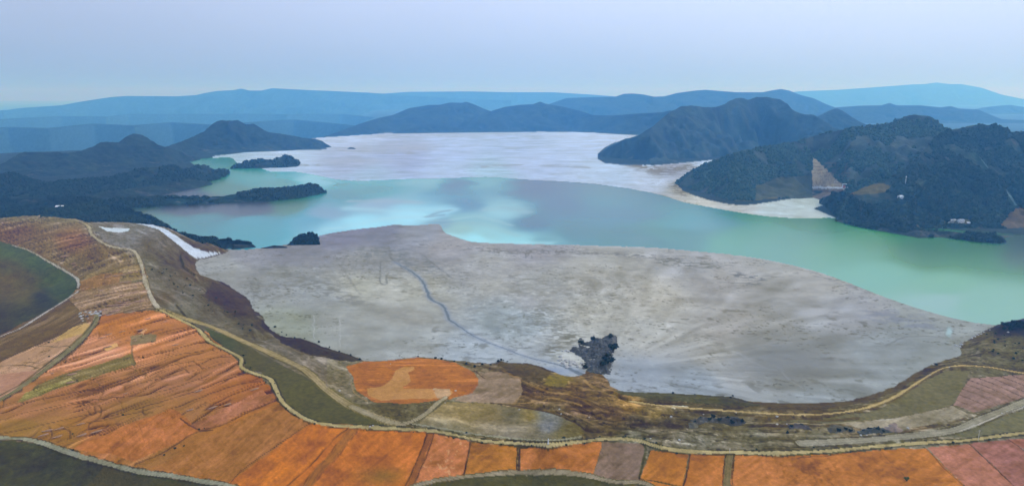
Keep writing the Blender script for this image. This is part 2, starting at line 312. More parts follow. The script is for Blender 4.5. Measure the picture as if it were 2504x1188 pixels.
TC = [(700, 680, (160, 164, 172)), (560, 655, (165, 168, 175)), (900, 640, (150, 153, 163)), (760, 720, (158, 163, 170)), (720, 790, (158, 165, 160)), (820, 790, (163, 166, 168)), (1000, 760, (156, 157, 158)), (890, 700, (170, 170, 166)), (1010, 720, (168, 168, 165)), (1200, 650, (163, 164, 170)),
      (1450, 680, (164, 163, 163)), (1330, 700, (160, 162, 166)), (1450, 770, (172, 171, 168)), (1600, 730, (172, 169, 165)), (1750, 690, (163, 162, 167)), (1780, 800, (158, 156, 157)), (1850, 830, (146, 147, 150)), (1900, 880, (132, 137, 143)), (1960, 920, (134, 138, 144)), (1750, 860, (166, 165, 164)),
      (2100, 760, (158, 162, 175)), (2200, 850, (152, 161, 173)), (2300, 810, (158, 167, 177)), (1580, 830, (176, 176, 175)), (1570, 900, (150, 160, 175)), (1700, 930, (142, 152, 165)), (1800, 900, (160, 163, 168)), (2000, 970, (148, 156, 166)), (1000, 840, (162, 166, 169)),
      (1250, 790, (156, 166, 175)), (1150, 860, (162, 172, 184)), (1350, 870, (160, 168, 178)), (1400, 850, (176, 178, 178)), (2250, 880, (148, 157, 167)), (1100, 600, (156, 156, 168)), (830, 572, (128, 132, 160)), (930, 565, (128, 134, 160)), (1020, 570, (145, 150, 168)), (700, 612, (136, 140, 160)), (600, 625, (155, 158, 175)),
      (1300, 605, (160, 160, 174)), (1700, 635, (163, 164, 172)), (2000, 690, (164, 165, 172)), (2250, 775, (160, 168, 178)), (900, 350, (184, 196, 218)), (860, 340, (188, 200, 222)), (950, 365, (168, 180, 206)), (860, 400, (170, 180, 202)), (1000, 385, (165, 176, 202)), (1100, 370, (180, 195, 220)),
      (1300, 400, (182, 196, 218)), (1450, 345, (188, 202, 224)), (1250, 345, (176, 192, 216)), (1600, 435, (190, 200, 212)), (1500, 420, (184, 200, 216)), (700, 375, (186, 202, 220)), (660, 395, (180, 200, 218)), (900, 432, (172, 192, 210)), (1100, 425, (178, 194, 214)), (1200, 430, (170, 195, 208)),
      (560, 385, (175, 198, 215)), (1640, 415, (160, 166, 185)), (1590, 400, (195, 208, 222)), (1740, 402, (192, 210, 226)), (1720, 480, (198, 198, 198)), (1800, 505, (185, 188, 195)), (1900, 510, (190, 205, 214)), (1980, 500, (192, 208, 218)), (2000, 525, (198, 212, 222)), (1690, 460, (165, 165, 172))]
k = i_t; x_, y_ = X[k], Y[k]
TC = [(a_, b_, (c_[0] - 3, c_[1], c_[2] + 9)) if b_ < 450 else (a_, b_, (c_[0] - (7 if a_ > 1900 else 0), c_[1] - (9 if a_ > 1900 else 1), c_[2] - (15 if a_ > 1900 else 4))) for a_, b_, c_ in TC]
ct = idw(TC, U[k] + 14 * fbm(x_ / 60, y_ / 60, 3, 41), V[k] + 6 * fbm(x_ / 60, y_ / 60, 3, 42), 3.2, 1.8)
# streaks fanning out from the outlet by the rock
cx, cy = at(1480, 905); th = np.arctan2(y_ - cy, x_ - cx); rr = np.hypot(x_ - cx, y_ - cy)
fan = fbm(th * 16 + .6 * fbm(x_ / 50, y_ / 50, 2, 50), rr / 120, 4, 51) * sm(30, 120, rr) * (1 - sm(500, 800, rr)) * (0.35 + 0.65 * sm(1350, 1500, U[k]))
bl = fbm(x_ / 26, y_ / 26, 5, 61); bl2 = fbm(x_ / 90, y_ / 90, 4, 63)
fs = 1 - sm(1500, 2600, rr)
hz = fbm(x_ / 140, y_ / 34, 4, 65)                     # long level streaks
ct = ct * (1 + 0.17 * fan[:, None] + 0.10 * bl[:, None] * fs[:, None] + 0.08 * bl2[:, None] + (0.06 + 0.03 * (1 - fs))[:, None] * hz[:, None])
mott = sm(0.25, 0.5, fbm(x_ / 17, y_ / 12, 4, 66)) * sm(0.0, 0.4, bl2); ct *= (1 - 0.19 * mott * fs)[:, None]
fk = sm(.30, .52, fbm(x_ / 5.5, y_ / 4, 4, 167)) * sm(-.25, .25, fbm(x_ / 60, y_ / 60, 3, 168)) * (1 - sm(1100, 2000, D[k])); ct *= (1 - .27 * fk)[:, None]
wm = fbm(x_ / 45, y_ / 45, 3, 169)[:, None] * fs[:, None]; ct *= 1 + wm * np.array([.010, .003, -.006])
gran = sm(.18, .55, fbm(x_ / 7, y_ / 7, 3, 68)); ct *= (1 + 0.05 * (gran - .3) * (1 - sm(700, 1500, D[k])))[:, None]
_g = np.exp(-((U[k] - 1330) / 260) ** 2 - ((V[k] - 760) / 110) ** 2) + .7 * np.exp(-((U[k] - 900) / 280) ** 2 - ((V[k] - 670) / 70) ** 2)
_n = fbm(x_ / 11, y_ / 9, 4, 171); _n2 = fbm(x_ / 5, y_ / 5, 3, 172)
ct *= (1 + np.clip(_g, 0, 1) * (.16 * _n + .10 * _n2))[:, None]
ct += (np.clip(_g, 0, 1) * sm(.3, .5, fbm(x_ / 8, y_ / 6, 3, 173)) * 20)[:, None]
def scribble(P, w, a, sc, thr=0.12, seed=70, tone=(95, 98, 108)):
    thr -= .08; a = min(1, a * 1.5); w *= 1.15
    global ct
    d, _ = dline(U[k], V[k] * 2, [(p[0], p[1] * 2) for p in P], w * 4)
    g = np.exp(-np.minimum(d / w, 8) ** 2); n = fbm(x_ / sc, y_ / (sc * .55), 4, seed)
    m = np.clip(a * g * sm(thr, thr + .25, n + 0.35 * (g - .6)), 0, 1)[:, None]; ct = ct * (1 - m) + np.array(tone) * m
def crack(P, w, a, tone=(100, 104, 116), seed=80):
    global ct
    Q = gline(P, 5) if False else np.array([at(*p) for p in smooth_line(P, 5)])
    xx = x_ + 3.0 * fbm(x_ / 14, y_ / 14, 3, seed); yy = y_ + 3.0 * fbm(x_ / 14, y_ / 14, 3, seed + 3)
    d, _ = dline(xx, yy, Q, w * 5); m = (np.exp(-np.minimum(d / w, 6) ** 2) * a * np.clip(0.8 + .6 * fbm(x_ / 20, y_ / 20, 2, seed + 5), .2, 1))[:, None]; ct = ct * (1 - m) + np.array(tone) * m
for a_ in [([(1180, 612), (1290, 616), (1400, 616), (1500, 622), (1600, 628), (1660, 635)], 11, .55, 9, .1, 71, (112, 114, 125)), ([(1620, 640), (1700, 648), (1750, 650)], 15, .75, 10, .08, 72, (110, 114, 120)),
           ([(1800, 672), (1870, 680), (1840, 692)], 14, .65, 12, .08, 73, (112, 116, 128)), ([(900, 620), (960, 612), (1000, 640), (1060, 655)], 34, .5, 12, .1, 74, (115, 122, 135)), ([(660, 660), (760, 690), (860, 730)], 50, .35, 12, .2, 75, (118, 121, 128)),
           ([(1370, 860), (1410, 880), (1400, 830)], 34, .8, 7, -.02, 76, (92, 92, 90)), ([(1310, 760), (1360, 800), (1380, 850)], 38, .4, 7, .05, 77, (112, 114, 116)), ([(1940, 640), (2060, 690), (2150, 720)], 22, .3, 14, .2, 78, (120, 122, 132)), ([(2150, 770), (2260, 800)], 40, .35, 18, .12, 79, (118, 126, 150)),
           ([(620, 690), (640, 730), (615, 700)], 22, .4, 7, .1, 81, (115, 118, 125)), ([(820, 362), (900, 372), (1000, 375)], 14, .35, 60, .1, 82, (150, 158, 185)), ([(1180, 408), (1300, 402), (1440, 410)], 5, .5, 70, -.05, 83, (150, 158, 180)),
           ([(1560, 405), (1620, 420), (1680, 408)], 24, .7, 40, -.1, 84, (125, 128, 150)), ([(1650, 455), (1700, 478), (1660, 470)], 15, .6, 25, .0, 85, (120, 120, 130)), ([(730, 404), (780, 404)], 5, .6, 12, 0, 86, (150, 160, 180))]:
    scribble(*a_)
for P, w, a in [([(962, 640), (950, 622), (935, 612)], 1.4, .5), ([(985, 655), (975, 640), (990, 622)], 1.2, .5), ([(1010, 668), (1030, 655), (1050, 650)], 1.2, .4), ([(930, 660), (962, 645)], 1.2, .4), ([(950, 600), (958, 630), (985, 655), (1010, 672), (1030, 688)], 2.2, .4), ([(1030, 620), (1060, 645), (1090, 668), (1105, 680)], 1.6, .75), ([(932, 640), (930, 690), (945, 693), (944, 672)], 1.6, .6), ([(850, 625), (835, 650), (860, 690), (880, 720)], 2, .35),
                ([(940, 600), (975, 585), (1010, 575)], 1.6, .5), ([(2165, 845), (2215, 825), (2260, 822), (2310, 825)], 1.3, .6), ([(2220, 790), (2270, 815), (2320, 800)], 1.2, .35), ([(1760, 690), (1830, 692), (1860, 684)], 2, .6), ([(1530, 955), (1560, 900)], 1, .0),
                ([(2320, 800), (2330, 812), (2318, 822), (2312, 808), (2320, 800)], .7, .5), ([(1290, 612), (1285, 630), (1296, 618)], 1.4, .8), ([(620, 760), (618, 720), (612, 690)], .8, .4), ([(650, 768), (760, 768), (900, 771)], .7, .35)]:
    crack(P, w, a)
for P, w, a in [([(767, 770), (768, 828)], .5, .7), ([(831, 772), (831, 848)], .5, .7), ([(767, 770), (830, 773)], .4, .4), ([(1900, 895), (1930, 925), (1960, 945)], 1, .3), ([(1830, 895), (1900, 905)], 1.5, .4), ([(1800, 860), (1870, 900)], 2, .3), ([(1820, 908), (1890, 912)], 1.3, .45), ([(1300, 872), (1240, 850), (1160, 815)], 3, .35)]:
    crack(P, w, a, (200, 202, 208), 120)
for (a, b, ra, rb, c, s) in [(1198, 790, 20, 24, (136, 145, 150), .8), (1215, 808, 14, 12, (130, 140, 148), .7), (1985, 765, 45, 9, (182, 184, 192), .6), (890, 705, 26, 16, (180, 180, 172), .6), (1000, 740, 55, 12, (178, 178, 172), .5), (1050, 755, 30, 6, (182, 184, 180), .5), (760, 640, 60, 14, (150, 152, 165), .5),
                             (1440, 855, 60, 34, (198, 199, 196), .75), (1390, 880, 38, 24, (206, 208, 204), .8), (1370, 740, 26, 14, (180, 178, 176), .4), (1200, 700, 50, 26, (176, 174, 166), .4), (1290, 740, 30, 20, (178, 178, 184), .5), (900, 365, 90, 10, (166, 176, 202), .6), (860, 395, 100, 8, (168, 176, 200), .5), (1010, 362, 60, 10, (170, 178, 204), .6), (1500, 800, 90, 20, (184, 183, 178), .4), (1580, 760, 120, 12, (182, 180, 174), .35), (1930, 885, 130, 46, (124, 128, 135), .8), (1620, 865, 90, 25, (180, 180, 180), .5), (2320, 812, 8, 12, (165, 195, 200), .8), (870, 560, 90, 9, (128, 132, 162), .6), (1000, 352, 70, 10, (172, 182, 210), .35), (1350, 908, 60, 12, (120, 140, 178), .5)]:
    q = np.exp(-(((U[k] + 6 * bl - a) / ra) ** 2 + ((V[k] + 3 * bl2 - b) / rb) ** 2) ** 1.5) * s
    ct = ct * (1 - q[:, None]) + np.array(c) * q[:, None]
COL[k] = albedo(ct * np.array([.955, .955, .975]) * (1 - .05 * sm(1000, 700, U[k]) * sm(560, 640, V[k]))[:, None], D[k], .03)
REL[k] = 0.10 * bl + 0.25 * mott * fs
# --- creek over the tailings
CREEK = [(962, 640), (1000, 660), (1030, 685), (1044, 712), (1054, 732), (1080, 745), (1093, 765), (1100, 782), (1130, 802), (1160, 822), (1220, 847), (1300, 876), (1370, 893), (1425, 917)]
CK = np.array([at(*p) for p in smooth_line(CREEK, 6)])
dcr, _ = dline(X + 1.5 * fbm(X / 10, Y / 10, 3, 91), Y + 1.5 * fbm(X / 10, Y / 10, 3, 92), CK, 30)
kk = i_t; wcr = np.interp(U, [960, 1010, 1045, 1100, 1130, 1200, 1300, 1380, 1430], [0.7, 1.7, 2.2, 2.0, 1.0, .7, .7, 1.5, 4.5]) 
C_CREEK = cls('stream', 'thin blue-grey creek winding over the grey tailings flat', 'stream', M_TAIL)
ci = kk & (dcr < wcr); NAME[ci] = C_CREEK
q = np.exp(-np.clip((dcr - wcr) / 3.5, 0, 9) ** 1.5)[:, None] * 0.5
COL[kk] = (COL * (1 - q) + lin((124, 134, 150)) * q)[kk]
COL[ci] = albedo(np.array([104., 117, 136]), D[ci]); REL[ci] = -0.15

# --- near land regions
C_BANK = cls('embankment_ground', 'brown and grey-brown earth of the embankment along the tailings', 'ground', M_EARTH)
NAME[near] = C_BANK
nu = near
N1 = fbm(X / 22, Y / 22, 5, 101); N2 = fbm(X / 70, Y / 70, 4, 102); N3 = fbm(X / 6, Y / 6, 4, 103)
LC = [(30, 540, (128, 112, 112)), (130, 535, (126, 112, 112)), (180, 590, (132, 96, 92)), (100, 600, (125, 105, 98)), (250, 620, (128, 106, 94)), (300, 650, (130, 108, 95)), (150, 640, (126, 108, 98)), (40, 570, (120, 95, 92)), (260, 560, (122, 118, 125)), (330, 560, (118, 118, 124)), (300, 585, (116, 116, 124)), (380, 590, (104, 100, 110)), (-200, 600, (120, 105, 100)),
      (420, 640, (84, 80, 90)), (450, 630, (84, 78, 88)), (470, 660, (104, 86, 84)), (400, 660, (92, 90, 94)), (380, 700, (122, 114, 104)), (360, 650, (112, 108, 98)), (450, 720, (104, 100, 100)), (420, 690, (108, 100, 100)), (540, 720, (70, 64, 72)), (590, 750, (64, 60, 66)), (520, 760, (94, 88, 88)), (450, 760, (116, 112, 98)), (400, 725, (110, 92, 82)), (600, 790, (86, 82, 76)), (640, 800, (78, 74, 66)), (560, 810, (116, 106, 92)), (700, 850, (112, 100, 84)), (800, 880, (140, 122, 96)), (650, 830, (106, 96, 84)),
      (780, 910, (132, 112, 84)), (830, 930, (128, 106, 80)), (860, 960, (118, 98, 74)), (940, 1000, (86, 72, 52)), (1020, 1000, (102, 86, 62)), (880, 1000, (120, 104, 82)), (830, 980, (120, 104, 82)), (1180, 910, (130, 108, 86)), (1200, 895, (100, 84, 74)), (1270, 900, (84, 72, 68)), (1310, 910, (82, 70, 66)), (1360, 930, (124, 104, 66)), (1400, 950, (118, 90, 66)), (1330, 960, (116, 88, 68)),
      (1450, 930, (116, 92, 76)), (1470, 970, (120, 94, 72)), (1540, 990, (158, 118, 72)), (1600, 1010, (134, 110, 76)), (1500, 1010, (104, 80, 66)), (1420, 1000, (110, 84, 68)), (1480, 1040, (98, 82, 68)), (1560, 1030, (80, 70, 66)), (1630, 1030, (84, 76, 70)), (1400, 1040, (102, 90, 74)), (1350, 1010, (98, 82, 66)),
      (1700, 1000, (104, 92, 82)), (1700, 1030, (92, 84, 74)), (1780, 1020, (90, 84, 76)), (1850, 1000, (112, 98, 84)), (1950, 1002, (112, 96, 84)), (1900, 1030, (100, 84, 66)), (2000, 1030, (98, 84, 64)), (1600, 970, (76, 72, 68)), (1750, 978, (80, 74, 70)), (1900, 992, (72, 62, 58)), (2060, 990, (92, 84, 74)), (2180, 960, (88, 80, 70)), (2250, 925, (92, 84, 74)), (2300, 895, (104, 94, 84)), (2200, 1005, (112, 104, 90)),
      (1550, 1065, (118, 112, 98)), (1700, 1075, (122, 116, 104)), (1850, 1065, (100, 94, 82)), (1800, 1045, (112, 102, 86)), (2000, 1070, (108, 102, 90)), (1950, 1055, (110, 100, 84)), (2120, 1060, (118, 110, 98)), (2200, 1060, (124, 118, 104)), (2280, 1050, (124, 116, 102)), (2100, 1045, (122, 104, 84)), (2250, 1035, (120, 100, 84)),
      (2420, 850, (92, 84, 74)), (2470, 840, (88, 84, 74)), (2460, 800, (40, 54, 54)), (2500, 800, (36, 50, 52)), (2504, 870, (84, 80, 70)), (2380, 870, (106, 98, 90)), (2400, 830, (96, 86, 76)), (2450, 880, (92, 86, 76)), (2700, 850, (80, 76, 66)),
      (60, 840, (108, 84, 76)), (140, 780, (116, 88, 78)), (0, 860, (104, 80, 72)), (200, 740, (130, 100, 84)), (1130, 1030, (130, 124, 104)), (1100, 1100, (150, 100, 66)), (400, 1050, (165, 105, 66)), (1800, 1200, (165, 100, 62)), (300, 1500, (120, 90, 60)), (1800, 1600, (150, 95, 62))]
cl = np.zeros((len(X), 3)); cl[nu] = idw(LC, UW[nu] + 5 * N1[nu], VW[nu] + 3 * N1[nu], 3.6, 1.8)
g_ = cl[nu].mean(1, keepdims=True); cl[nu] = g_ + (cl[nu] - g_) * np.where(inpoly(U[nu], V[nu], [(-2400, 480), (215, 545), (262, 598), (330, 612), (392, 757), (100, 960), (-2400, 900)]), 1.15, .55 + .28 * sm(1100, 1300, U[nu]) * sm(2450, 2300, U[nu]))[:, None]
N5 = fbm(X / 2.6, Y / 2.6, 2, 105)
_q = .5 + .5 * sm(750, 950, U[nu]); cl[nu] = cl[nu]; cl[nu] *= (1 + _q * (0.24 * N1[nu] + 0.30 * N3[nu] + .20 * N5[nu]))[:, None]
_f = sm(.42, .6, fbm(X[nu] / 5, Y[nu] / 3, 3, 106)); cl[nu] *= (1 - .35 * _f * _q)[:, None]
_f = sm(.45, .62, fbm(X[nu] / 4, Y[nu] / 2.4, 3, 107)); cl[nu] *= (1 + .3 * _f * _q)[:, None]
REL[nu] += 0.5 * N1[nu] + 0.25 * N3[nu]

def along(p, q):
    (xa, ya), (xb, yb) = at(*p), at(*q); d = np.array([xb - xa, yb - ya]); return d / np.linalg.norm(d)
def strata(idx, d, sc=1.0, seed=200, dens=1.0, amp=0.16, relief=1.0, dark=.5):
    """eroded contour furrows running along direction d: colour, narrow gullies and relief"""
    x, y = X[idx] , Y[idx]; s = x * d[0] + y * d[1]; t = -x * d[1] + y * d[0]
    t = t + 5 * sc * fbm(s / 70, t / 40, 3, seed + 1) + 1.6 * sc * fbm(s / 14, t / 14, 2, seed + 2)
    band = fbm(s / (46 * sc), t / (4.6 * sc), 4, seed + 3)
    r = np.abs(fbm(s / (60 * sc), t / (6.5 * sc), 3, seed + 4)); gate = sm(-.35, .25, fbm(s / 40, t / 12, 2, seed + 5))
    g1 = (1 - sm(0.0, 0.10, r)) * gate
    r2 = np.abs(fbm(s / (26 * sc), t / (3.4 * sc), 2, seed + 6)); gate2 = sm(-.05, .35, fbm(s / 60, t / 30, 2, seed + 7))
    g2 = (1 - sm(0.0, 0.11, r2)) * gate2 * .6
    g3 = (1 - sm(0, .09, np.abs(fbm(s / (9 * sc), t / (13 * sc), 2, seed + 9)))) * sm(.1, .4, fbm(s / 50, t / 25, 2, seed + 10)) * .5
    g = np.clip(np.maximum(np.maximum(g1, g2), g3) * dens, 0, 1)
    hi = sm(.25, .6, band)
    f = (1 + amp * band) * (1 - dark * g) * (1 + 0.12 * hi)
    cl[idx] *= f[:, None]; cl[idx] += (hi * 8)[:, None] * np.array([1, .9, .8])
    REL[idx] += relief * (0.5 * band - 1.0 * g)
def region(P, c, cname=None, var=0.06, w=1.0, soft=False):
    m = near & inpoly(U + (UW - U) * w, V + (VW - V) * w, P); i = np.nonzero(m)[0]
    if c is not None: cl[i] = np.array(c, float) * np.array([1, 1.03, 1.03]) * (1 + 1.2 * var * N1[i] + 1.3 * var * N3[i] + var * N5[i] + .8 * var * N2[i])[:, None]
    if cname: NAME[i] = cname
    return i
def dots(i, sc, thr, c, a, seed):
    n = fbm(X[i] / sc, Y[i] / sc, 2, seed); m = (sm(thr, thr + .12, n) * a)[:, None]; cl[i] = cl[i] * (1 - m) + np.array(c) * m
dir_m = along((0, 1010), (600, 870)); dir_u = along((40, 640), (330, 590)); dir_t = along((200, 720), (360, 700)); dir_ang = math.atan2(dir_m[1], dir_m[0])

i = np.nonzero(near & (U > 1150) & (U < 2400))[0]; strata(i, along((1600, 1000), (2000, 1012)), 1.1, 205, 1.0, .3, .8, .4)
i = np.nonzero(near & (U > 215) & (U < 900) & (V > 540))[0]; strata(i, along((400, 660), (640, 800)), 1.6, 207, .5, .16, .8, .25)
# left plateau slope
C_PLAT = cls('red_slope', 'furrowed dusty red and grey slope at the far left below the plateau', 'slope', M_EARTH)
i = region([(-900, 540), (0, 528), (130, 524), (220, 545), (262, 598), (330, 612), (350, 650), (372, 725), (390, 755), (250, 768), (205, 772), (165, 735), (192, 705), (190, 665), (100, 620), (0, 588), (-900, 590)], None, C_PLAT)
strata(i, dir_u, 1.3, 210, 1.2, .28, 1.4, .45)
i = region([(190, 700), (255, 676), (300, 690), (352, 690), (368, 712), (388, 752), (250, 768), (205, 772), (170, 735)], (150, 112, 96), C_PLAT, .1)
strata(i, dir_t, 1.5, 220, 1.0, .3, 1.8, .45)
i = region([(205, 672), (350, 640), (362, 680), (300, 690), (215, 700)], (142, 112, 90), C_PLAT, .1); strata(i, dir_t, .8, 224, .9, .25, 1, .45)
i = region([(190, 692), (250, 668), (300, 665), (290, 690), (200, 710)], (160, 108, 84), C_PLAT, .1); strata(i, dir_t, .8, 225, .7, .2, 1, .4)
i = region([(-900, 900), (0, 820), (100, 768), (165, 728), (205, 768), (215, 790), (120, 832), (0, 885), (-900, 980)], (110, 84, 76), C_PLAT, .08); strata(i, along((0, 850), (200, 770)), 1.2, 230, .6, .12, .5, .35)
C_ORA = cls('orange_terraces', 'eroded orange earth terraces crossed by dark furrows on the left slope', 'terraced slope', M_FIELD)
i = region([(-400, 980), (0, 885), (120, 832), (205, 792), (228, 785), (215, 815), (150, 870), (60, 940), (0, 972), (-400, 1010)], (172, 128, 108), C_ORA, .06); strata(i, along((0, 920), (180, 850)), 1.0, 235, .7, .1, .6, .4)
i = region([(175, 800), (210, 790), (222, 795), (205, 815), (120, 840)], (182, 140, 98), C_ORA, .06)
i = region([(0, 915), (90, 905), (80, 925), (0, 970)], (168, 118, 104), C_ORA, .05)
MAIN = [(235, 772), (388, 757), (440, 780), (505, 812), (545, 848), (590, 890), (640, 925), (670, 955), (692, 1000), (765, 1032), (1050, 1050), (1060, 1200), (700, 1230), (560, 1182), (350, 1148), (200, 1112), (90, 1080), (0, 1066), (-600, 1050), (-600, 1020), (0, 978), (70, 930), (160, 880), (215, 830)]
i = region(MAIN, None, C_ORA)
OC = [(300, 790, (168, 104, 72)), (420, 800, (172, 110, 84)), (350, 850, (186, 118, 88)), (250, 860, (186, 124, 100)), (480, 870, (172, 112, 82)), (540, 900, (160, 104, 80)), (430, 930, (156, 104, 84)), (200, 960, (162, 106, 82)), (300, 960, (150, 98, 78)), (60, 1010, (158, 106, 84)), (60, 1040, (140, 102, 70)), (560, 960, (160, 98, 70)), (640, 930, (150, 88, 62)), (450, 1000, (158, 106, 76)), (250, 1080, (160, 100, 72)), (150, 1070, (152, 104, 66)), (380, 1130, (152, 102, 70)), (330, 990, (148, 104, 74)), (600, 1050, (170, 106, 62)), (500, 1110, (162, 104, 68)), (700, 1020, (158, 96, 60)), (700, 1100, (194, 106, 52)), (420, 880, (174, 114, 84)), (330, 915, (178, 120, 92))]
cl[i] = idw(OC, UW[i], VW[i], 3.6, 1.8) * (1 + .05 * N1[i] + .04 * N3[i])[:, None]
top = i[(V[i] < 1090 - (U[i]) * 0.11 + 0 * V[i]) | (V[i] < 930)]
strata(top, dir_m, 1.7, 240, 1.1, .22, 1.6, .5)
low = np.setdiff1d(i, top); strata(low, along((250, 1140), (520, 1040)), 1.6, 245, .6, .10, .6, .35)
i = region([(50, 985), (90, 940), (150, 915), (250, 888), (325, 862), (332, 890), (250, 915), (140, 950)], (118, 98, 74), C_ORA, .1); strata(i, dir_m, .6, 250, .8, .22, .7, .4)
i = region([(60, 960), (170, 925), (200, 930), (120, 955), (40, 985)], (142, 124, 86), C_ORA, .12); strata(i, dir_m, .6, 251, .9, .2, .7, .4)
i = region([(318, 822), (345, 815), (382, 816), (380, 835), (345, 840), (320, 845)], (128, 104, 86), C_ORA, .1)
i = region([(345, 808), (362, 802), (350, 815), (338, 812)], (196, 140, 108), C_ORA)
i = region([(252, 850), (285, 838), (288, 845), (262, 858)], (205, 150, 104), C_ORA)
# smooth fields
FIELDS = [('large smooth bare orange field in the middle of the left terraces', [(262, 1062), (300, 1042), (365, 1018), (412, 999), (432, 1002), (487, 1050), (440, 1078), (330, 1128), (280, 1110), (180, 1098), (200, 1080)], (184, 108, 70)),
          ('narrow salmon field sloping down beside the pale track', [(460, 1040), (640, 952), (672, 975), (600, 1005), (540, 1040), (500, 1052)], (178, 110, 80)),
          ('dull orange field left of the straight dark boundary line', [(400, 1130), (540, 1050), (680, 985), (705, 1005), (758, 1033), (562, 1178), (430, 1158), (370, 1145)], (166, 104, 66)),
          ('bright orange tapering field between two diagonal lines at the bottom', [(562, 1178), (760, 1035), (842, 1046), (700, 1192), (640, 1230), (600, 1190)], (196, 108, 54)),
          ('wide orange field with an olive stain right of the diagonal double track', [(745, 1190), (872, 1052), (1048, 1057), (988, 1190), (960, 1300), (640, 1300)], (192, 106, 60)),
          ('salmon orange field with pale specks right of the brown strip', [(1012, 1182), (1062, 1058), (1150, 1080), (1134, 1160), (1128, 1168)], (190, 112, 74)),
          ('small square ochre field between two thin boundary lines', [(1136, 1160), (1152, 1080), (1263, 1092), (1260, 1150)], (174, 106, 58)),
          ('long orange field left of the brown field below the main track', [(1270, 1150), (1272, 1096), (1340, 1092), (1400, 1086), (1474, 1080), (1450, 1162), (1400, 1153)], (188, 110, 66)),
          ('flat grey brown field between two orange fields', [(1451, 1164), (1475, 1080), (1578, 1085), (1560, 1168), (1500, 1174)], (131, 102, 84)),
          ('orange field right of the brown field with a tapered left end', [(1562, 1170), (1592, 1100), (1684, 1109), (1670, 1190), (1650, 1300), (1560, 1300), (1600, 1185)], (184, 110, 60)),
          ('orange field left of the narrow crossing lane', [(1673, 1190), (1688, 1109), (1774, 1107), (1764, 1190), (1752, 1300), (1655, 1300)], (180, 106, 62)),
          ('largest orange field right of the narrow crossing lane', [(1790, 1190), (1796, 1113), (1950, 1114), (2050, 1108), (2150, 1100), (2205, 1190), (2290, 1300), (1780, 1300)], (178, 106, 64)),
          ('orange field with a lone green bush', [(2205, 1190), (2150, 1100), (2200, 1096), (2266, 1096), (2362, 1190), (2480, 1300), (2290, 1300)], (178, 106, 62)),
          ('dusty pink field second from the right corner', [(2362, 1190), (2268, 1094), (2370, 1084), (2484, 1190), (2600, 1300), (2480, 1300)], (172, 108, 86)),
          ('pink field cut by a diagonal line near the right corner', [(2484, 1190), (2372, 1083), (2464, 1074), (2540, 1125), (2700, 1240), (2700, 1300), (2600, 1300)], (166, 106, 92)),
          ('pink corner field at the right edge', [(2466, 1074), (2800, 1045), (3000, 1300), (2700, 1300), (2700, 1235), (2540, 1123)], (176, 108, 92)),
          ('tan tapering field beside the dark bench at right', [(2060, 1036), (2200, 1020), (2330, 992), (2366, 1012), (2280, 1035), (2200, 1050), (2120, 1050)], (158, 138, 110)),
          ('ridged dull pink field above the grey road at right', [(2332, 988), (2345, 960), (2372, 925), (2504, 915), (2900, 940), (2900, 950), (2504, 972), (2380, 1008)], (150, 114, 100)),
          ('smooth brown field between the orange pit and the gullied slope', [(1165, 940), (1175, 912), (1225, 908), (1272, 926), (1278, 955), (1262, 985), (1190, 985), (1110, 980)], (152, 122, 98))]
FIDX = []
for lab, P, c in FIELDS:
    cn = cls('field', lab, 'field', M_FIELD); i = region(P, c, cn, .09, 1.0); FIDX.append(i)
    d = along((P[0][0], P[0][1]), (P[0][0] + 60, P[0][1] - 30)); cl[i] *= (1 - .16 * sm(.1, .5, fbm(X[i] / 30, Y[i] / 18, 4, 262)))[:, None]; cl[i] *= (1 + .12 * fbm((X[i] * d[0] + Y[i] * d[1]) / 30, (-X[i] * d[1] + Y[i] * d[0]) / 2.5, 3, 260))[:, None]
i = FIDX[4]; q = np.exp(-((U[i] - 930) / 55) ** 2 - ((V[i] - 1165) / 22) ** 2)[:, None] * .55 * (0.8 + N1[i])[:, None]; cl[i] = cl[i] * (1 - q) + np.array((128, 98, 56)) * q
i = FIDX[17]; d = along((2340, 960), (2504, 1030)); tt = -X[i] * d[1] + Y[i] * d[0] + 1.5 * N2[i]; g = (np.abs(((tt / 13.0) % 1) - .5) < .05) * sm(-.4, .2, N2[i]); cl[i] *= (1 - .45 * g)[:, None]; REL[i] -= g * .6
i = FIDX[11]; g = (vn(X[i] / 2.2, Y[i] / 2.2, 268) > .72) * inpoly(U[i], V[i], [(1880, 1130), (2045, 1128), (2045, 1200), (1950, 1200), (1900, 1170)]); cl[i] *= (1 - .12 * g)[:, None]
i = FIDX[5]; dots(i, 3.5, .42, (214, 158, 110), .6, 269)

# green flats
C_GR = cls('grass_flat', 'dark green grassy hollow below the red slope at the left edge', 'grass', M_GRASS)
i = region([(-900, 620), (-200, 588), (0, 590), (60, 606), (125, 640), (182, 674), (192, 700), (168, 728), (100, 768), (0, 818), (-900, 900)], None, C_GR)
cl[i] = idw([(30, 610, (78, 96, 80)), (130, 690, (76, 92, 70)), (90, 640, (74, 92, 76)), (60, 720, (98, 92, 80)), (20, 680, (104, 94, 84)), (20, 660, (82, 84, 78)), (60, 690, (88, 86, 82)), (20, 700, (92, 86, 82)), (100, 730, (52, 64, 54)), (0, 780, (64, 68, 64)), (60, 770, (62, 70, 66)), (150, 720, (66, 84, 62)), (-300, 700, (70, 76, 68))], U[i] + 6 * N2[i], V[i] + 4 * N2[i], 3.2) * (1 + .10 * N1[i] + .14 * N3[i] + .08 * N5[i])[:, None]
C_GR2 = cls('grass_flat', 'dark green flat below the pale track in the bottom left corner', 'grass', M_GRASS)
i = region([(-900, 1075), (0, 1075), (90, 1084), (200, 1118), (350, 1158), (500, 1182), (560, 1196), (640, 1300), (-900, 1300)], (66, 68, 52), C_GR2, .1); cl[i] *= (1 + .15 * N2[i])[:, None]
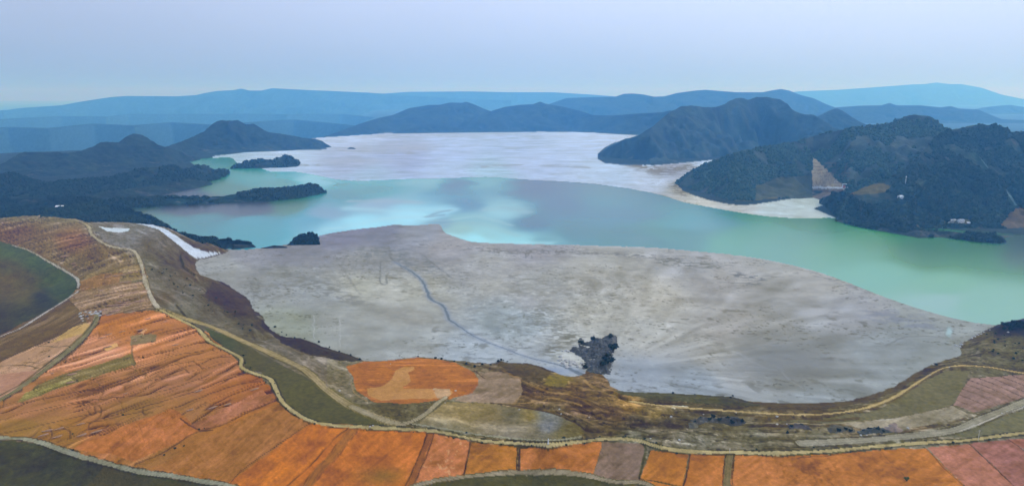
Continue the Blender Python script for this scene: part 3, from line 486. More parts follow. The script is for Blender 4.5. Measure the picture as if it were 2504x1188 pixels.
q = inpoly(UW[i], VW[i], [(200, 1200), (255, 1138), (340, 1165), (560, 1200)]); cl[i[q]] = np.array((74, 72, 58)) * (1 + .08 * N1[i[q]])[:, None]
C_GR3 = cls('grass_flat', 'dark olive flat at the bottom edge below the small square fields', 'grass', M_GRASS)
i = region([(960, 1300), (1020, 1190), (1130, 1170), (1260, 1160), (1400, 1162), (1500, 1182), (1560, 1188), (1600, 1210), (1640, 1300)], (76, 72, 62), C_GR3, .06)
C_BENCH = cls('drained_bench', 'smooth dark olive bench curving between the two pale tracks', 'bench', M_GRASS)
i = region([(500, 800), (560, 822), (640, 866), (700, 898), (745, 918), (775, 940), (800, 962), (870, 1005), (960, 1034), (985, 1040), (900, 1040), (760, 1030), (700, 985), (680, 940), (640, 912), (602, 900), (592, 870), (555, 850), (520, 830)], (82, 78, 66), C_BENCH, .05)
q = sm(620, 540, U[i])[:, None]; cl[i] = cl[i] * (1 - q) + np.array((72, 80, 60)) * q * (1 + .1 * N1[i])[:, None]
i = region([(2000, 1024), (2150, 1002), (2262, 932), (2310, 906), (2372, 906), (2358, 940), (2335, 985), (2300, 998), (2200, 1018), (2060, 1034), (1900, 1030)], (104, 96, 84), cls('drained_bench', 'grey brown bench inside the curve of the crest track at right', 'bench', M_GRASS), .05)
i = region([(2300, 1068), (2345, 1056), (2400, 1036), (2504, 1002), (2900, 950), (2900, 1030), (2504, 1058), (2400, 1070)], (106, 100, 88), cls('drained_bench', 'flat grey pond bed at the right edge above the pink fields', 'bench', M_GRASS), .05)
# orange borrow pit
C_PIT = cls('orange_pit', 'orange borrow pit with a lighter boot-shaped scrape beside the tailings edge', 'pit', M_FIELD)
i = region([(845, 895), (890, 884), (945, 882), (1020, 874), (1062, 877), (1110, 885), (1160, 910), (1172, 935), (1155, 960), (1100, 976), (1000, 986), (915, 983), (872, 955), (862, 920)], (152, 92, 62), C_PIT, .08)
strata(i, along((870, 930), (1100, 930)), .8, 280, .4, .07, .5, .25); cl[i] *= (1 + .05 * vn(X[i] / 1.6, Y[i] / 1.6, 281))[:, None]
i = region(smooth_line([(898, 950), (940, 941), (958, 925), (975, 900), (1010, 896), (1010, 904), (998, 912), (1004, 932), (985, 948), (1060, 950), (1105, 955), (1085, 972), (1000, 975), (930, 978), (900, 965), (898, 950)], 3), (176, 124, 88), C_PIT, .05)
i = region([(1060, 948), (1100, 950), (1100, 968), (1070, 975)], (168, 132, 106), C_PIT, .08)
# grey-green wet flat
C_WET = cls('drying_pond', 'grey green drying pond bed with bluish stains inside the main track', 'pond bed', M_EARTH)
i = region([(1088, 982), (1180, 984), (1260, 996), (1340, 1008), (1400, 1028), (1436, 1056), (1400, 1072), (1340, 1079), (1200, 1070), (1080, 1046), (1020, 1038)], None, C_WET)
cl[i] = idw([(1120, 1010, (132, 126, 104)), (1170, 1000, (134, 128, 104)), (1200, 1040, (124, 124, 116)), (1100, 1050, (126, 128, 118)), (1250, 1015, (106, 108, 104)), (1300, 1015, (124, 116, 86)), (1340, 1040, (112, 124, 140)), (1290, 1050, (118, 118, 110)), (1400, 1050, (100, 98, 84)), (1380, 1065, (108, 108, 92)), (1330, 1010, (112, 126, 136)), (1250, 1065, (132, 134, 130)), (1200, 1020, (122, 116, 98))], U[i] + 8 * N1[i], V[i] + 3 * N1[i], 3.4) * np.array([1.02, .93, .86]) * (1 + .12 * N1[i] + .12 * N3[i] + .1 * N5[i])[:, None]
strata(i, along((1100, 1030), (1400, 1050)), 1.5, 286, .4, .12, .3, .3)
# gullied slope
C_GUL = cls('gullied_slope', 'brown slope with long curved gullies and ochre patches in the centre foreground', 'slope', M_EARTH)
i = region([(1270, 930), (1330, 920), (1400, 922), (1440, 905), (1480, 918), (1500, 950), (1600, 985), (1680, 1005), (1600, 1040), (1560, 1052), (1440, 1056), (1400, 1028), (1340, 1006), (1250, 988), (1280, 955)], None, C_GUL)
GA, GB = at(1260, 960), at(1560, 1050)
dg, sg = dline(X[i], Y[i], np.array([at(*p) for p in smooth_line([(1180, 900), (1270, 930), (1340, 958), (1430, 975), (1520, 1010), (1640, 1030)], 5)]), 400)
s_ = X[i]; t_ = dg * sg + 3 * fbm(X[i] / 30, Y[i] / 30, 3, 291)
rg = fbm(s_ / 60, t_ / 5.5, 3, 292); rg2 = np.abs(fbm(s_ / 80, t_ / 8, 2, 293))
cl[i] *= (1 + .26 * rg - .35 * (1 - sm(0, .07, rg2)))[:, None]; REL[i] += 1.6 * rg - 1.4 * (1 - sm(0, .08, rg2))
C_WS = cls('liner_strip', 'bright white liner strip sloping down the far bank to the tailings', 'liner', M_TAIL)
i = region([(330, 546), (372, 549), (402, 558), (432, 577), (475, 606), (505, 615), (540, 618), (520, 625), (498, 630), (478, 633), (452, 612), (418, 584), (388, 561), (350, 550)], (184, 188, 204), C_WS, .04, .5)
i = region([(240, 553), (262, 557), (318, 558), (315, 564), (290, 569), (262, 565)], (190, 194, 204), cls('liner_strip', 'small bright white patch on the grey plateau at left', 'liner', M_TAIL), .03, .6)
i = region([(1625, 992), (1640, 990), (1682, 993), (1685, 998), (1650, 999)], (216, 204, 188), C_BANK, .05)
# dark banks next to the tailings
for P, c in [([(640, 778), (690, 818), (760, 826), (860, 868), (892, 884), (840, 882), (760, 868), (690, 838), (640, 800)], (60, 58, 58)), ([(1500, 953), (1600, 960), (1700, 964), (1790, 969), (1835, 982), (1930, 990), (1830, 992), (1700, 984), (1600, 976), (1520, 966)], (74, 72, 68)),
             ([(1835, 984), (1900, 982), (2000, 984), (2100, 974), (2180, 946), (2250, 905), (2262, 910), (2190, 958), (2110, 985), (2000, 1002), (1900, 1000)], (84, 72, 66)), ([(1205, 890), (1220, 880), (1250, 888), (1300, 889), (1348, 908), (1325, 932), (1285, 932), (1250, 905)], (84, 72, 70)), ([(1345, 915), (1392, 922), (1382, 945), (1330, 938)], (122, 104, 66)), ([(520, 690), (585, 715), (610, 735), (620, 758), (642, 772), (560, 760), (500, 720)], (70, 64, 70))]:
    i = region(P, c, None, .12)
dm = near & inpoly(U, V, [(700, 1090), (700, 1000), (1400, 1000), (2504, 1000)])

woods = near & (V < np.interp(U, [-2400, -900, -300, 0, 40, 130, 165, 190, 215, 300, 372, 400, 430], [640, 610, 559, 533, 529, 525, 527, 535, 543, 543, 549, 555, 560])) & (np.hypot(X, Y) > 1300) & (U < 430)
woods_i = np.nonzero(woods)[0]; NAME[woods_i] = cls('valley_ground', 'dark wooded ground between the left plateau and the lake shore', 'ground', M_HILL)
# --- tracks and lines (world-wide width in metres)
def track(P, w, c, cname, edge=None, edge_w=1.2, raise_=0.25, var=.08):
    Q = gline(P); wob = 0.6 * fbm(X / 12, Y / 12, 2, 300)
    d, s = dline(X, Y, Q, w + edge_w + 3); d = d + wob * min(1, w / 5) + w * .16 * fbm(X / 40, Y / 40, 2, 302) + .5 * N5 * min(1, w / 4)
    if edge:
        ec, ea, side = edge; i = np.nonzero(near & (d < w / 2 + edge_w) & (d > w / 2 - .3) & ((s * side >= 0) | (side == 0)))[0]
        g = ea * sm(-.5, .1, fbm(X[i] / 9, Y[i] / 9, 2, 301)); cl[i] = cl[i] * (1 - g[:, None]) + np.array(ec, float) * g[:, None]; REL[i] += .3
    i = np.nonzero(near & (d < w / 2))[0]; prof = np.abs(d[i]) / (w / 2)
    cl[i] = np.array(c, float) * (1 + 1.3 * var * N1[i] + 1.6 * var * N3[i] + var * N5[i] - .12 * (np.abs(prof - .5) < .13) + .08 * N2[i])[:, None]
    if cname: NAME[i] = cname
    REL[i] = raise_
    return Q
def stroke(P, w, c, a=1.0, seed=310, dz=-.4, n=4, wob=1.0):
    Q = gline(P, n); ww = w / 2
    xx = X + wob * .9 * fbm(X / 8, Y / 8, 3, seed); yy = Y + wob * .9 * fbm(X / 8, Y / 8, 3, seed + 2)
    d, s = dline(xx, yy, Q, w + 3); i = np.nonzero(near & (d < ww * 1.6))[0]
    m = (1 - sm(ww * .6, ww * 1.6, d[i])) * a * np.clip(.75 + .6 * fbm(X[i] / 15, Y[i] / 15, 2, seed + 4), 0, 1)
    cl[i] = cl[i] * (1 - m[:, None]) + np.array(c, float) * m[:, None]; REL[i] += dz * m
DK = (62, 42, 34); DG = (52, 54, 42)
for P, w, c, a in [
    ([(0, 995), (100, 975), (250, 942), (340, 915), (480, 880), (600, 868)], 1.5, DK, .7), ([(330, 1000), (480, 955), (560, 925), (640, 905)], 1.4, DK, .85), ([(430, 995), (560, 945), (640, 930)], 1.2, DK, .8), ([(60, 1010), (200, 980), (380, 960), (520, 912)], 1.2, DK, .7),
    ([(90, 1075), (180, 1040), (280, 1020), (400, 990)], 1.3, DK, .7), ([(0, 1060), (120, 1035), (260, 1000)], 1.2, DK, .6), ([(155, 1090), (260, 1050), (350, 1010)], 1.3, DK, .7), ([(350, 935), (480, 905), (600, 875)], 1.0, DK, .6), ([(235, 845), (320, 830), (420, 812), (470, 800)], 1, DK, .5), ([(270, 880), (400, 860), (500, 830)], 1.1, DK, .6),
    ([(262, 912), (340, 895), (440, 865), (560, 850)], 1.2, DK, .7), ([(560, 1182), (590, 1150), (660, 1100), (757, 1033)], .8, DK, .9), ([(330, 1135), (400, 1105), (470, 1060), (540, 1040), (600, 1010), (680, 975)], 1.6, DK, .75), ([(440, 1022), (485, 1050), (520, 1050)], 1.2, DK, .7), ([(700, 1190), (760, 1135), (820, 1070), (848, 1050)], 1.4, DK, .85), ([(742, 1190), (800, 1125), (870, 1055)], 1.1, DK, .7),
    ([(988, 1190), (1018, 1130), (1047, 1057)], 1.4, DK, .9), ([(1014, 1182), (1040, 1120), (1062, 1058)], 1.1, DK, .8), ([(1134, 1160), (1150, 1080)], 1.2, DK, 1), ([(1262, 1150), (1264, 1092)], .7, DK, .7), ([(1269, 1150), (1271, 1094)], 1.1, DK, 1), ([(1563, 1168), (1575, 1120), (1580, 1095), (1568, 1083)], 1.8, DG, .85), ([(1671, 1190), (1680, 1150), (1687, 1109)], 1.0, DK, .9), ([(1775, 1108), (1770, 1150), (1766, 1200)], .8, DK, .7), ([(1795, 1112), (1790, 1190)], .8, DK, .7),
    ([(2266, 1096), (2310, 1145), (2362, 1190)], .8, DK, .6), ([(2370, 1084), (2425, 1135), (2484, 1190)], .8, DK, .9), ([(2465, 1074), (2500, 1098), (2560, 1140)], .8, DK, .9), ([(2150, 1100), (2190, 1140), (2215, 1168)], .7, DK, .35), ([(1950, 1118), (2030, 1112), (2105, 1100), (2140, 1098)], .9, DK, .6), ([(1565, 1168), (1620, 1178), (1670, 1188)], 1.2, DG, .8),
    ([(246, 772), (300, 762), (388, 754)], 1.6, DK, .6), ([(500, 683), (560, 700)], .8, DK, .3), ([(0, 885), (80, 845), (120, 838), (200, 795)], 1.8, (66, 54, 52), .7), ([(90, 845), (140, 848), (165, 846)], 2, (74, 66, 60), .8), ([(0, 895), (60, 892), (95, 900)], 1.6, (74, 62, 58), .8), ([(60, 885), (95, 886)], 1.4, (84, 70, 62), .7), ([(322, 845), (325, 880), (332, 905)], 1.6, (104, 86, 74), .9),
    ([(1200, 985), (1260, 992), (1330, 1005), (1400, 1028), (1435, 1052)], 2.2, (56, 44, 38), .8), ([(1280, 940), (1300, 965), (1290, 980)], 5, (64, 50, 44), .8), ([(1160, 905), (1185, 925)], 1.2, DK, .8), ([(1080, 877), (1120, 885), (1200, 900)], 2, (46, 42, 38), .7), ([(860, 935), (868, 960), (900, 982)], 1.4, (150, 122, 92), .8), ([(1245, 985), (1310, 982), (1345, 972), (1380, 978), (1420, 988)], 2.2, (176, 142, 104), .7),
    ([(1230, 905), (1290, 935), (1340, 955), (1400, 965), (1440, 985)], 3, (152, 118, 88), .6), ([(1420, 920), (1450, 945), (1500, 965), (1560, 985), (1640, 992)], 3.5, (170, 138, 104), .7), ([(1330, 1000), (1400, 1012), (1450, 1035), (1475, 1048)], 2, (140, 114, 90), .6), ([(1360, 1005), (1420, 1030), (1440, 1052)], 1.6, (58, 46, 38), .7), ([(1480, 950), (1530, 962), (1600, 975), (1680, 985)], 2, (60, 52, 46), .6),
    ([(1500, 1045), (1560, 1052), (1600, 1062), (1640, 1060)], 2.2, (66, 60, 50), .7), ([(1820, 1015), (1900, 1022), (2000, 1026), (2100, 1020)], 2.4, (82, 66, 46), .7), ([(1900, 1034), (2000, 1030), (2100, 1024)], 1.2, (60, 52, 38), .7), ([(1850, 992), (1950, 1000), (2060, 996), (2140, 980)], 1.4, (64, 56, 52), .7), ([(1800, 1035), (1900, 1032), (2000, 1036), (2100, 1030), (2200, 1022)], 1.3, (192, 180, 158), .7),
    ([(2100, 1056), (2200, 1054), (2290, 1042), (2360, 1022)], 2, (72, 54, 46), .7), ([(2300, 893), (2370, 890), (2440, 897), (2504, 903)], 2.2, (58, 54, 50), .7), ([(2360, 870), (2420, 886), (2504, 892)], 1.6, (122, 114, 106), .5), ([(150, 520), (180, 535), (220, 545)], 2, (190, 188, 190), .6), ([(225, 560), (262, 590), (300, 600), (340, 590)], 1, (170, 168, 172), .4), ([(370, 690), (420, 690), (500, 740)], 3, (122, 112, 100), .35),
    ([(400, 700), (440, 735), (520, 780), (600, 815)], 4, (124, 116, 102), .4), ([(520, 800), (600, 840), (680, 880), (760, 920)], 1.5, (74, 66, 56), .5), ([(700, 840), (760, 868), (860, 880)], 1.2, (52, 48, 44), .7), ([(680, 838), (740, 862), (800, 872)], 1.5, (130, 112, 92), .6), ([(60, 690), (110, 715), (150, 735)], 5, (92, 90, 82), .3), ([(0, 640), (60, 665), (130, 700)], 5, (98, 92, 86), .35), ([(430, 745), (480, 800), (540, 838)], 3.0, (52, 56, 46), .8)]:
    stroke(P, w, c, a, 310 + int(abs(P[0][0])) % 60)
C_R = [cls('road', 'pale dirt track along the crest of the left embankment', 'road', M_ROAD), cls('road', 'wide tan haul track between the dark slope and the olive bench', 'road', M_ROAD),
       cls('road', 'long pale yellow track winding above the orange fields across the frame', 'road', M_ROAD), cls('road', 'white track curving round the dark green hollow at left', 'road', M_ROAD),
       cls('road', 'grey green double track running down to the left edge', 'road', M_ROAD), cls('road', 'grey track above the dark flat in the bottom left corner', 'road', M_ROAD),
       cls('road', 'grey path above the olive flat at the bottom centre', 'road', M_ROAD), cls('road', 'yellow ochre crest track curving along the right embankment', 'road', M_ROAD),
       cls('road', 'wide grey road rising to the right edge', 'road', M_ROAD), cls('road', 'narrow lane crossing between the orange fields', 'road', M_ROAD), cls('road', 'diagonal double farm track between two orange fields', 'road', M_ROAD), cls('road', 'narrow brown strip between two bottom orange fields', 'road', M_ROAD)]
track([(742, 1215), (770, 1160), (820, 1108), (862, 1052)], 7, (150, 96, 60), C_R[10], ((70, 48, 36), .5, 0), 1.2)
track([(1000, 1192), (1028, 1125), (1054, 1058)], 5, (138, 86, 62), C_R[11], ((66, 44, 34), .6, 0), .8)
track([(1786, 1105), (1780, 1150), (1775, 1230)], 5, (112, 98, 78), C_R[9], ((60, 46, 36), .5, 0), .7)
track([(238, 768), (228, 795), (190, 838), (130, 888), (60, 940), (0, 976), (-160, 1060)], 7.5, (126, 118, 102), C_R[4], ((50, 46, 40), .85, 1), 2.0)
stroke([(236, 775), (218, 800), (180, 838), (120, 885), (50, 938), (0, 965)], 3.0, (58, 56, 48), .85, 333, -.8)
track([(-300, 1060), (0, 1070), (90, 1079), (190, 1113), (330, 1150), (420, 1163), (500, 1177), (570, 1190), (680, 1240)], 4.2, (140, 138, 124), C_R[5], ((58, 56, 42), .7, 0), 1.5)
track([(1005, 1192), (1060, 1176), (1130, 1166), (1260, 1155), (1400, 1157), (1500, 1177), (1560, 1178), (1600, 1195), (1630, 1250)], 4.2, (136, 124, 108), C_R[6], ((72, 74, 48), .7, 0), 1.2)
track([(30, 600), (70, 612), (125, 643), (182, 676), (192, 692), (191, 702)], 3.2, (164, 158, 154), C_R[3], ((80, 76, 68), .4, 0), 1.4)
track([(190, 712), (165, 730), (105, 768), (50, 802), (0, 822), (-200, 900)], 3.4, (170, 164, 164), C_R[3], ((60, 56, 54), .5, 0), 1.4)
track([(60, 524), (130, 528), (190, 540), (216, 553), (226, 575), (262, 599), (300, 608), (328, 614), (345, 645), (356, 690), (374, 735), (392, 757)], 5.0, (166, 156, 144), C_R[0], ((86, 76, 64), .5, 0), 1.6)
track([(392, 757), (450, 778), (520, 800), (600, 836), (680, 872), (742, 902), (775, 930), (798, 952), (850, 988), (920, 1020), (970, 1036)], 8.0, (148, 132, 106), C_R[1], ((104, 94, 60), .6, 0), 2.0)
track([(860, 993), (920, 1020), (975, 1036), (1008, 1030), (1040, 1012), (1070, 985), (1090, 972)], 5.0, (150, 138, 118), C_R[1], ((90, 80, 60), .5, 0), 1.5)
track([(392, 757), (440, 782), (482, 803), (510, 832), (555, 856), (590, 876), (590, 897), (625, 914), (660, 926), (674, 950), (694, 986), (742, 1021), (800, 1038), (900, 1044), (1000, 1050), (1062, 1054), (1130, 1067), (1200, 1079), (1340, 1086), (1400, 1082), (1480, 1073), (1550, 1075), (1620, 1094), (1700, 1104), (1790, 1106), (1900, 1107), (2030, 1102), (2150, 1090), (2260, 1082), (2370, 1076), (2460, 1064), (2700, 1040)],
      3.6, (166, 150, 114), C_R[2], ((50, 52, 34), .7, 0), 1.8)
track([(1010, 1036), (1100, 1050), (1200, 1066), (1340, 1076), (1420, 1068)], 2.4, (140, 136, 120), None, ((56, 58, 40), .6, -1), 1.6)
track([(1540, 980), (1640, 994), (1750, 1002), (1900, 1012), (2000, 1013), (2100, 1001), (2180, 974), (2245, 934), (2300, 902), (2350, 894), (2420, 898), (2504, 912), (2700, 935)], 3.0, (172, 150, 112), C_R[7], ((96, 78, 56), .5, 0), 2.5)
track([(2700, 925), (2504, 984), (2400, 1026), (2330, 1052), (2240, 1064), (2100, 1076), (1960, 1084)], 8.0, (142, 136, 124), C_R[8], ((64, 60, 52), .6, 0), 2.0)
stroke([(2504, 996), (2440, 1018), (2380, 1042), (2345, 1056)], 1.4, (186, 178, 172), .8, 340, .2)

_fi = np.nonzero(np.isin(NAME, [q for q, n_ in enumerate(names, 1) if n_[0] == 'field']))[0]; cl[_fi] *= np.array([.955, .985, 1.10])
cl[nu] += np.array([2, 3, 6.])
_p = np.nonzero(NAME == C_PLAT)[0]; _pm = cl[_p].mean(1, keepdims=True); cl[_p] = _pm + (cl[_p] - _pm) * .72
_l = np.nonzero((NAME == C_BANK) & (U < 800))[0]; cl[_l] += np.array([-4, -5, 3.])
_m = cl[nu].mean(1, keepdims=True); _bank = (np.isin(NAME[nu], [C_BANK, C_GR2]) & (U[nu] < 1150))[:, None]
cl[nu] = np.where(_bank, _m + (cl[nu] - _m) * .82, cl[nu])
_i = np.nonzero(NAME == C_ORA)[0]; cl[_i] += np.array([5, 7, 8.])
COL[nu] = albedo(np.clip(cl[nu], 8, 250), D[nu], .008)
COL[woods_i] = np.array([.014, .024, .019]) * (1 + .4 * N1[woods_i])[:, None]
# final vertex heights
Z = LH + np.where(near, REL * sm(0, 10, np.where(near, dline(X, Y, NBw, 30)[0], 0)), 0)
Z = np.where(near & (NAME == C_BENCH), LH + REL * .3, Z)
Z[i_t] = 0.12 + 0.35 * (REL[i_t]) ; Z[ci] = -0.05
Z[i_w] = 0.0
Z[(NAME == C_LAND)] += 1.5 + 2.0 * fbm(X / 120, Y / 120, 3, 7)[NAME == C_LAND]
_rr = np.hypot(X, Y); _dr = sm(4500, 5300, _rr) * sm(930, 820, U) ; Z[NAME == C_LAND] -= (282 * _dr)[NAME == C_LAND]
# lower the lake shore edge of the valley ground smoothly: shared vertices stay shared
VV = np.stack([X, Y, Z], 1)
ii = np.arange((ny - 1) * (nx - 1)); r_, c_ = ii // (nx - 1), ii % (nx - 1)
a0 = r_ * nx + c_
FF = np.stack([a0, a0 + nx, a0 + nx + 1, a0 + 1], 1)
FN = NAME[FF[:, 0]]
LABN = {}
for q, (nm, lab, cat, m) in enumerate(names, 1):
    keep = FN == q
    if keep.sum() < 4: continue
    props(sub_mesh(nm, VV, FF, keep, m, COL), lab, cat, kind='structure')
props(raw_mesh('base_ground', [(-70000, -20000, -320), (70000, -20000, -320), (70000, 62000, -320), (-70000, 62000, -320)], [(0, 1, 2, 3)], mat('base_soil', (.06, .055, .04))), 'dark lower ground beneath the whole landscape', 'ground', kind='structure')

# ------------------------------------------------------------------ hills
HILLS = {}
PAINT = []          # (polygon, colour) bare places on the hillsides
def hill(name, label, ridge, foot, k=2.6, du=3.0, nv=44, nb=14, rough=.12, canopy=0.0, tone=(0.018, 0.029, 0.021), seed=0, back=1.0, cat='hill', warm=.0, fdist=None, fz=0.0, bfz=None, kind='structure', prof=1.15):
    ridge = np.array(ridge, float); x0, x1 = ridge[0, 0], ridge[-1, 0]
    us = np.linspace(x0, x1, max(12, int((x1 - x0) / du)))
    rp = np.interp(us, ridge[:, 0], ridge[:, 1])
    if len(us) > 40:                                   # round off the traced corners a little
        kern = np.array([1, 2, 1.]) / 4; rp = np.convolve(np.pad(rp, 1, 'edge'), kern, 'valid')
        rp = rp + (.9 if canopy else 0) * fbm(us / 14, us * 0, 3, seed + 450)
    pxs = 1.0
    if fdist is not None: fp = 235 + FPX * CAMH / np.full(us.shape, float(fdist))
    else:
        foot = np.array(foot, float); fp = np.interp(us, foot[:, 0], foot[:, 1])
    fp = np.maximum(fp, rp + .2)
    fx, fy = at(us, fp); fd = np.hypot(fx, fy)
    dx, dy, dz = ray(us, rp); hd = np.hypot(dx, dy); tan = -dz / hd
    zr = (CAMH - fd * tan + k * fz * tan) / (1 + k * tan); zr = np.maximum(zr, .1)
    if fz: fx, fy = dx / hd * fd, dy / hd * fd
    rd = fd + k * (zr - fz)
    rx, ry = dx / hd * rd, dy / hd * rd
    bx, by = dx / hd * (rd + back * k * zr + 5), dy / hd * (rd + back * k * zr + 5)
    Vs = []; ts = np.concatenate([np.linspace(0, 1, nv), 1 + np.linspace(0, 1, nb)[1:]])
    S, T = np.meshgrid(np.arange(len(us)), ts)
    T_ = T.ravel(); S_ = S.ravel(); f = np.minimum(T_, 1); g = np.clip(T_ - 1, 0, 1)
    x = (fx[S_] * (1 - f) + rx[S_] * f) * (1 - g) + bx[S_] * g; y = (fy[S_] * (1 - f) + ry[S_] * f) * (1 - g) + by[S_] * g
    z = fz + (zr[S_] - fz) * np.where(T_ <= 1, f ** prof, (1 - g) ** 1.3)
    if canopy and len(us) > 60: z = z - 4.5 * sm(0, 30, z)
    m = np.where(T_ <= 1, np.sin(np.pi * np.clip(f, 0, 1)) ** .8, np.sin(np.pi * g))
    sc = np.clip(zr.max() * .95, 40, 900)
    wx = x + sc * .35 * fbm(x / sc, y / sc, 3, seed + 400); wy = y + sc * .35 * fbm(x / sc, y / sc, 3, seed + 401)
    rdg = 1 - np.abs(fbm(wx / sc, wy / sc, 4, seed + 402, .55)) * 2
    low = np.minimum(0, rdg - .55)                      # gullies cut down, never above the ridge line
    z = z + m * zr[S_] * rough * 2.6 * low
    z -= m * zr[S_] * rough * .6 * (fbm(x / (sc * .2), y / (sc * .2), 3, seed + 403) + .5)
    if canopy:
        z += canopy * np.where(T_ < .02, 0, 1) * sm(0, 8, z) * (vn(x / (canopy * 2.6), y / (canopy * 2.6), seed + 404) * .9 + .8 * vn(x / (canopy * 7), y / (canopy * 7), seed + 405) - .5)
    z = np.where(T_ <= 0, fz - 2.0, z); z = np.where(T_ >= 2, bfz if bfz is not None else fz - 6, z)
    V3 = np.stack([x, y, z], 1); nu_ = len(us)
    ii = np.arange((len(ts) - 1) * (nu_ - 1)); r_, c_ = ii // (nu_ - 1), ii % (nu_ - 1); a = r_ * nu_ + c_
    F = np.stack([a, a + 1, a + nu_ + 1, a + nu_], 1)
    n = fbm(x / (sc * .5), y / (sc * .5), 4, seed + 406); n2 = fbm(x / (sc * .12), y / (sc * .12), 3, seed + 407)
    col = np.array(tone)[None] * (1 + .6 * n + .55 * n2)[:, None]
    bare = sm(.34, .5, fbm(x / 38, y / 14, 4, seed + 408)) * sm(60, 10, z) * (1 if canopy else 0); col = col * (1 - .55 * bare[:, None]) + np.array([.10, .095, .085]) * .55 * bare[:, None]
    w = (sm(.1, .6, n2 + .4 * n) * warm)[:, None]; col = col * (1 - w) + np.array([.10, .075, .06]) * w
    pu, pv = proj(x, y, z)
    fr = T_ <= 1.0; dd = np.sqrt(x * x + y * y + (CAMH - z) ** 2)
    jx = pu + 2.5 * fbm(x / 25, y / 25, 3, 410); jy = pv + 1.5 * fbm(x / 25, y / 25, 3, 411)
    for hn, P, c, a_ in PAINT:
        if hn != name + str(seed): continue
        q = np.nonzero(inpoly(jx, jy, P) & fr)[0]
        if len(q): col[q] = col[q] * (1 - a_) + a_ * albedo(np.array(c), dd[q], .02) * (1 + .15 * n2[q])[:, None]; z[q] += 0
    col = np.clip(col, .008, .8)
    o = raw_mesh(name, V3, F, M_HILL, col); props(o, label, cat, kind=kind)
    HILLS[name + str(seed)] = dict(V=V3, nu=nu_, nt=len(ts), nv=nv, zr=zr, pu=pu, pv=pv, col=col)
    return o
def arc(*a): return list(a)

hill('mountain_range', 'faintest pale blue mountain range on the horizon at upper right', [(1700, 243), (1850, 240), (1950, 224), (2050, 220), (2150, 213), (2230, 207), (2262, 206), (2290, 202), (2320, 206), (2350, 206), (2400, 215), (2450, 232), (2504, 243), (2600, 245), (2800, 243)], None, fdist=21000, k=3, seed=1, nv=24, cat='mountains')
hill('mountain_range', 'far pale blue plateau range behind the left lake shore', [(-500, 300), (-200, 285), (0, 272), (40, 266), (60, 264), (150, 258), (210, 247), (270, 238), (310, 235), (430, 236), (480, 233), (500, 228), (530, 223), (570, 221), (590, 217), (610, 222), (640, 222), (665, 216), (700, 218), (760, 221), (830, 224), (900, 227), (1000, 234), (1100, 240), (1250, 246)], None, fdist=13500, fz=-285, tone=(.03, .07, .09), k=3, seed=2, nv=30, cat='mountains')  # tone raised towards blue: part of the haze is in the colour
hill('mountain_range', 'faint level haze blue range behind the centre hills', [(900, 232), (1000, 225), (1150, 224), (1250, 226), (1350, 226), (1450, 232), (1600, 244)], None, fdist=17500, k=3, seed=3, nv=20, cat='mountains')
hill('mountain_range', 'low blue foothills under the far left range', [(-500, 322), (-100, 312), (0, 300), (150, 290), (260, 292), (330, 281), (450, 284), (600, 278), (700, 286), (800, 280), (880, 290), (960, 300)], None, fdist=10000, fz=-285, tone=(.03, .08, .10), k=5, seed=4, nv=24, cat='mountains')  # bluish tone carries painted haze on top of the real air
hill('mountain_range', 'low dim ridge crossing the left valley in front of the foothills', [(-500, 345), (-100, 336), (20, 322), (120, 326), (230, 312), (330, 318), (420, 308), (520, 316), (640, 306), (720, 300), (800, 310), (880, 322), (930, 330)], None, fdist=7800, fz=-285, tone=(.025, .06, .07), k=4, seed=41, nv=24, cat='mountains')  # same blue lift, haze mixed into the hillside tone
hill('mountain_range', 'long blue ridge with two rounded tops right of centre', [(1260, 285), (1340, 256), (1385, 240), (1450, 238), (1505, 237), (1525, 230), (1545, 229), (1570, 231), (1600, 237), (1625, 236), (1655, 228), (1700, 222), (1725, 220), (1760, 223), (1800, 226), (1865, 226), (1885, 222), (1910, 218), (1930, 222), (1955, 232), (1990, 241), (2020, 255), (2060, 270), (2100, 285)], None, fdist=8300, k=3, seed=5, nv=30, cat='mountains')
hill('mountain_range', 'blue ridge with small knob behind the right hills', [(1980, 290), (2035, 264), (2100, 259), (2155, 258), (2175, 252), (2192, 258), (2250, 258), (2300, 263), (2325, 260), (2345, 266), (2392, 268), (2420, 280), (2450, 292), (2504, 294), (2800, 290)], None, fdist=7300, k=3, seed=6, nv=30, cat='mountains')
hill('mountain_range', 'pale ridge end at the right frame edge', [(2330, 280), (2400, 264), (2440, 259), (2470, 257), (2504, 262), (2800, 268)], None, fdist=11000, k=3, seed=7, nv=20, cat='mountains')
hill('hill', 'broad blue hill behind the left end of the far tailings edge', [(760, 345), (830, 322), (880, 303), (930, 288), (960, 282), (1000, 265), (1050, 257), (1075, 257), (1100, 251), (1130, 252), (1140, 249), (1160, 256), (1185, 267), (1205, 274), (1300, 300), (1350, 312)], [(760, 336), (960, 322), (1350, 318)], k=3.2, seed=8, nv=34)
hill('hill', 'low dark rise at the far end of the tailings', [(960, 325), (990, 318), (1040, 305), (1065, 304), (1100, 310), (1200, 322)], [(960, 327), (1200, 324)], k=3, seed=9, nv=20)
hill('hill', 'blue hill with a tiny summit knob at the far end of the tailings', [(1110, 320), (1130, 300), (1165, 290), (1190, 275), (1235, 262), (1270, 257), (1305, 255), (1317, 250), (1322, 249), (1333, 254), (1380, 262), (1420, 272), (1450, 282), (1500, 283), (1560, 278), (1620, 275), (1640, 270), (1720, 300), (1760, 318)], [(1110, 321), (1200, 324), (1400, 323), (1560, 331), (1760, 345)], k=2.8, seed=10, nv=36)
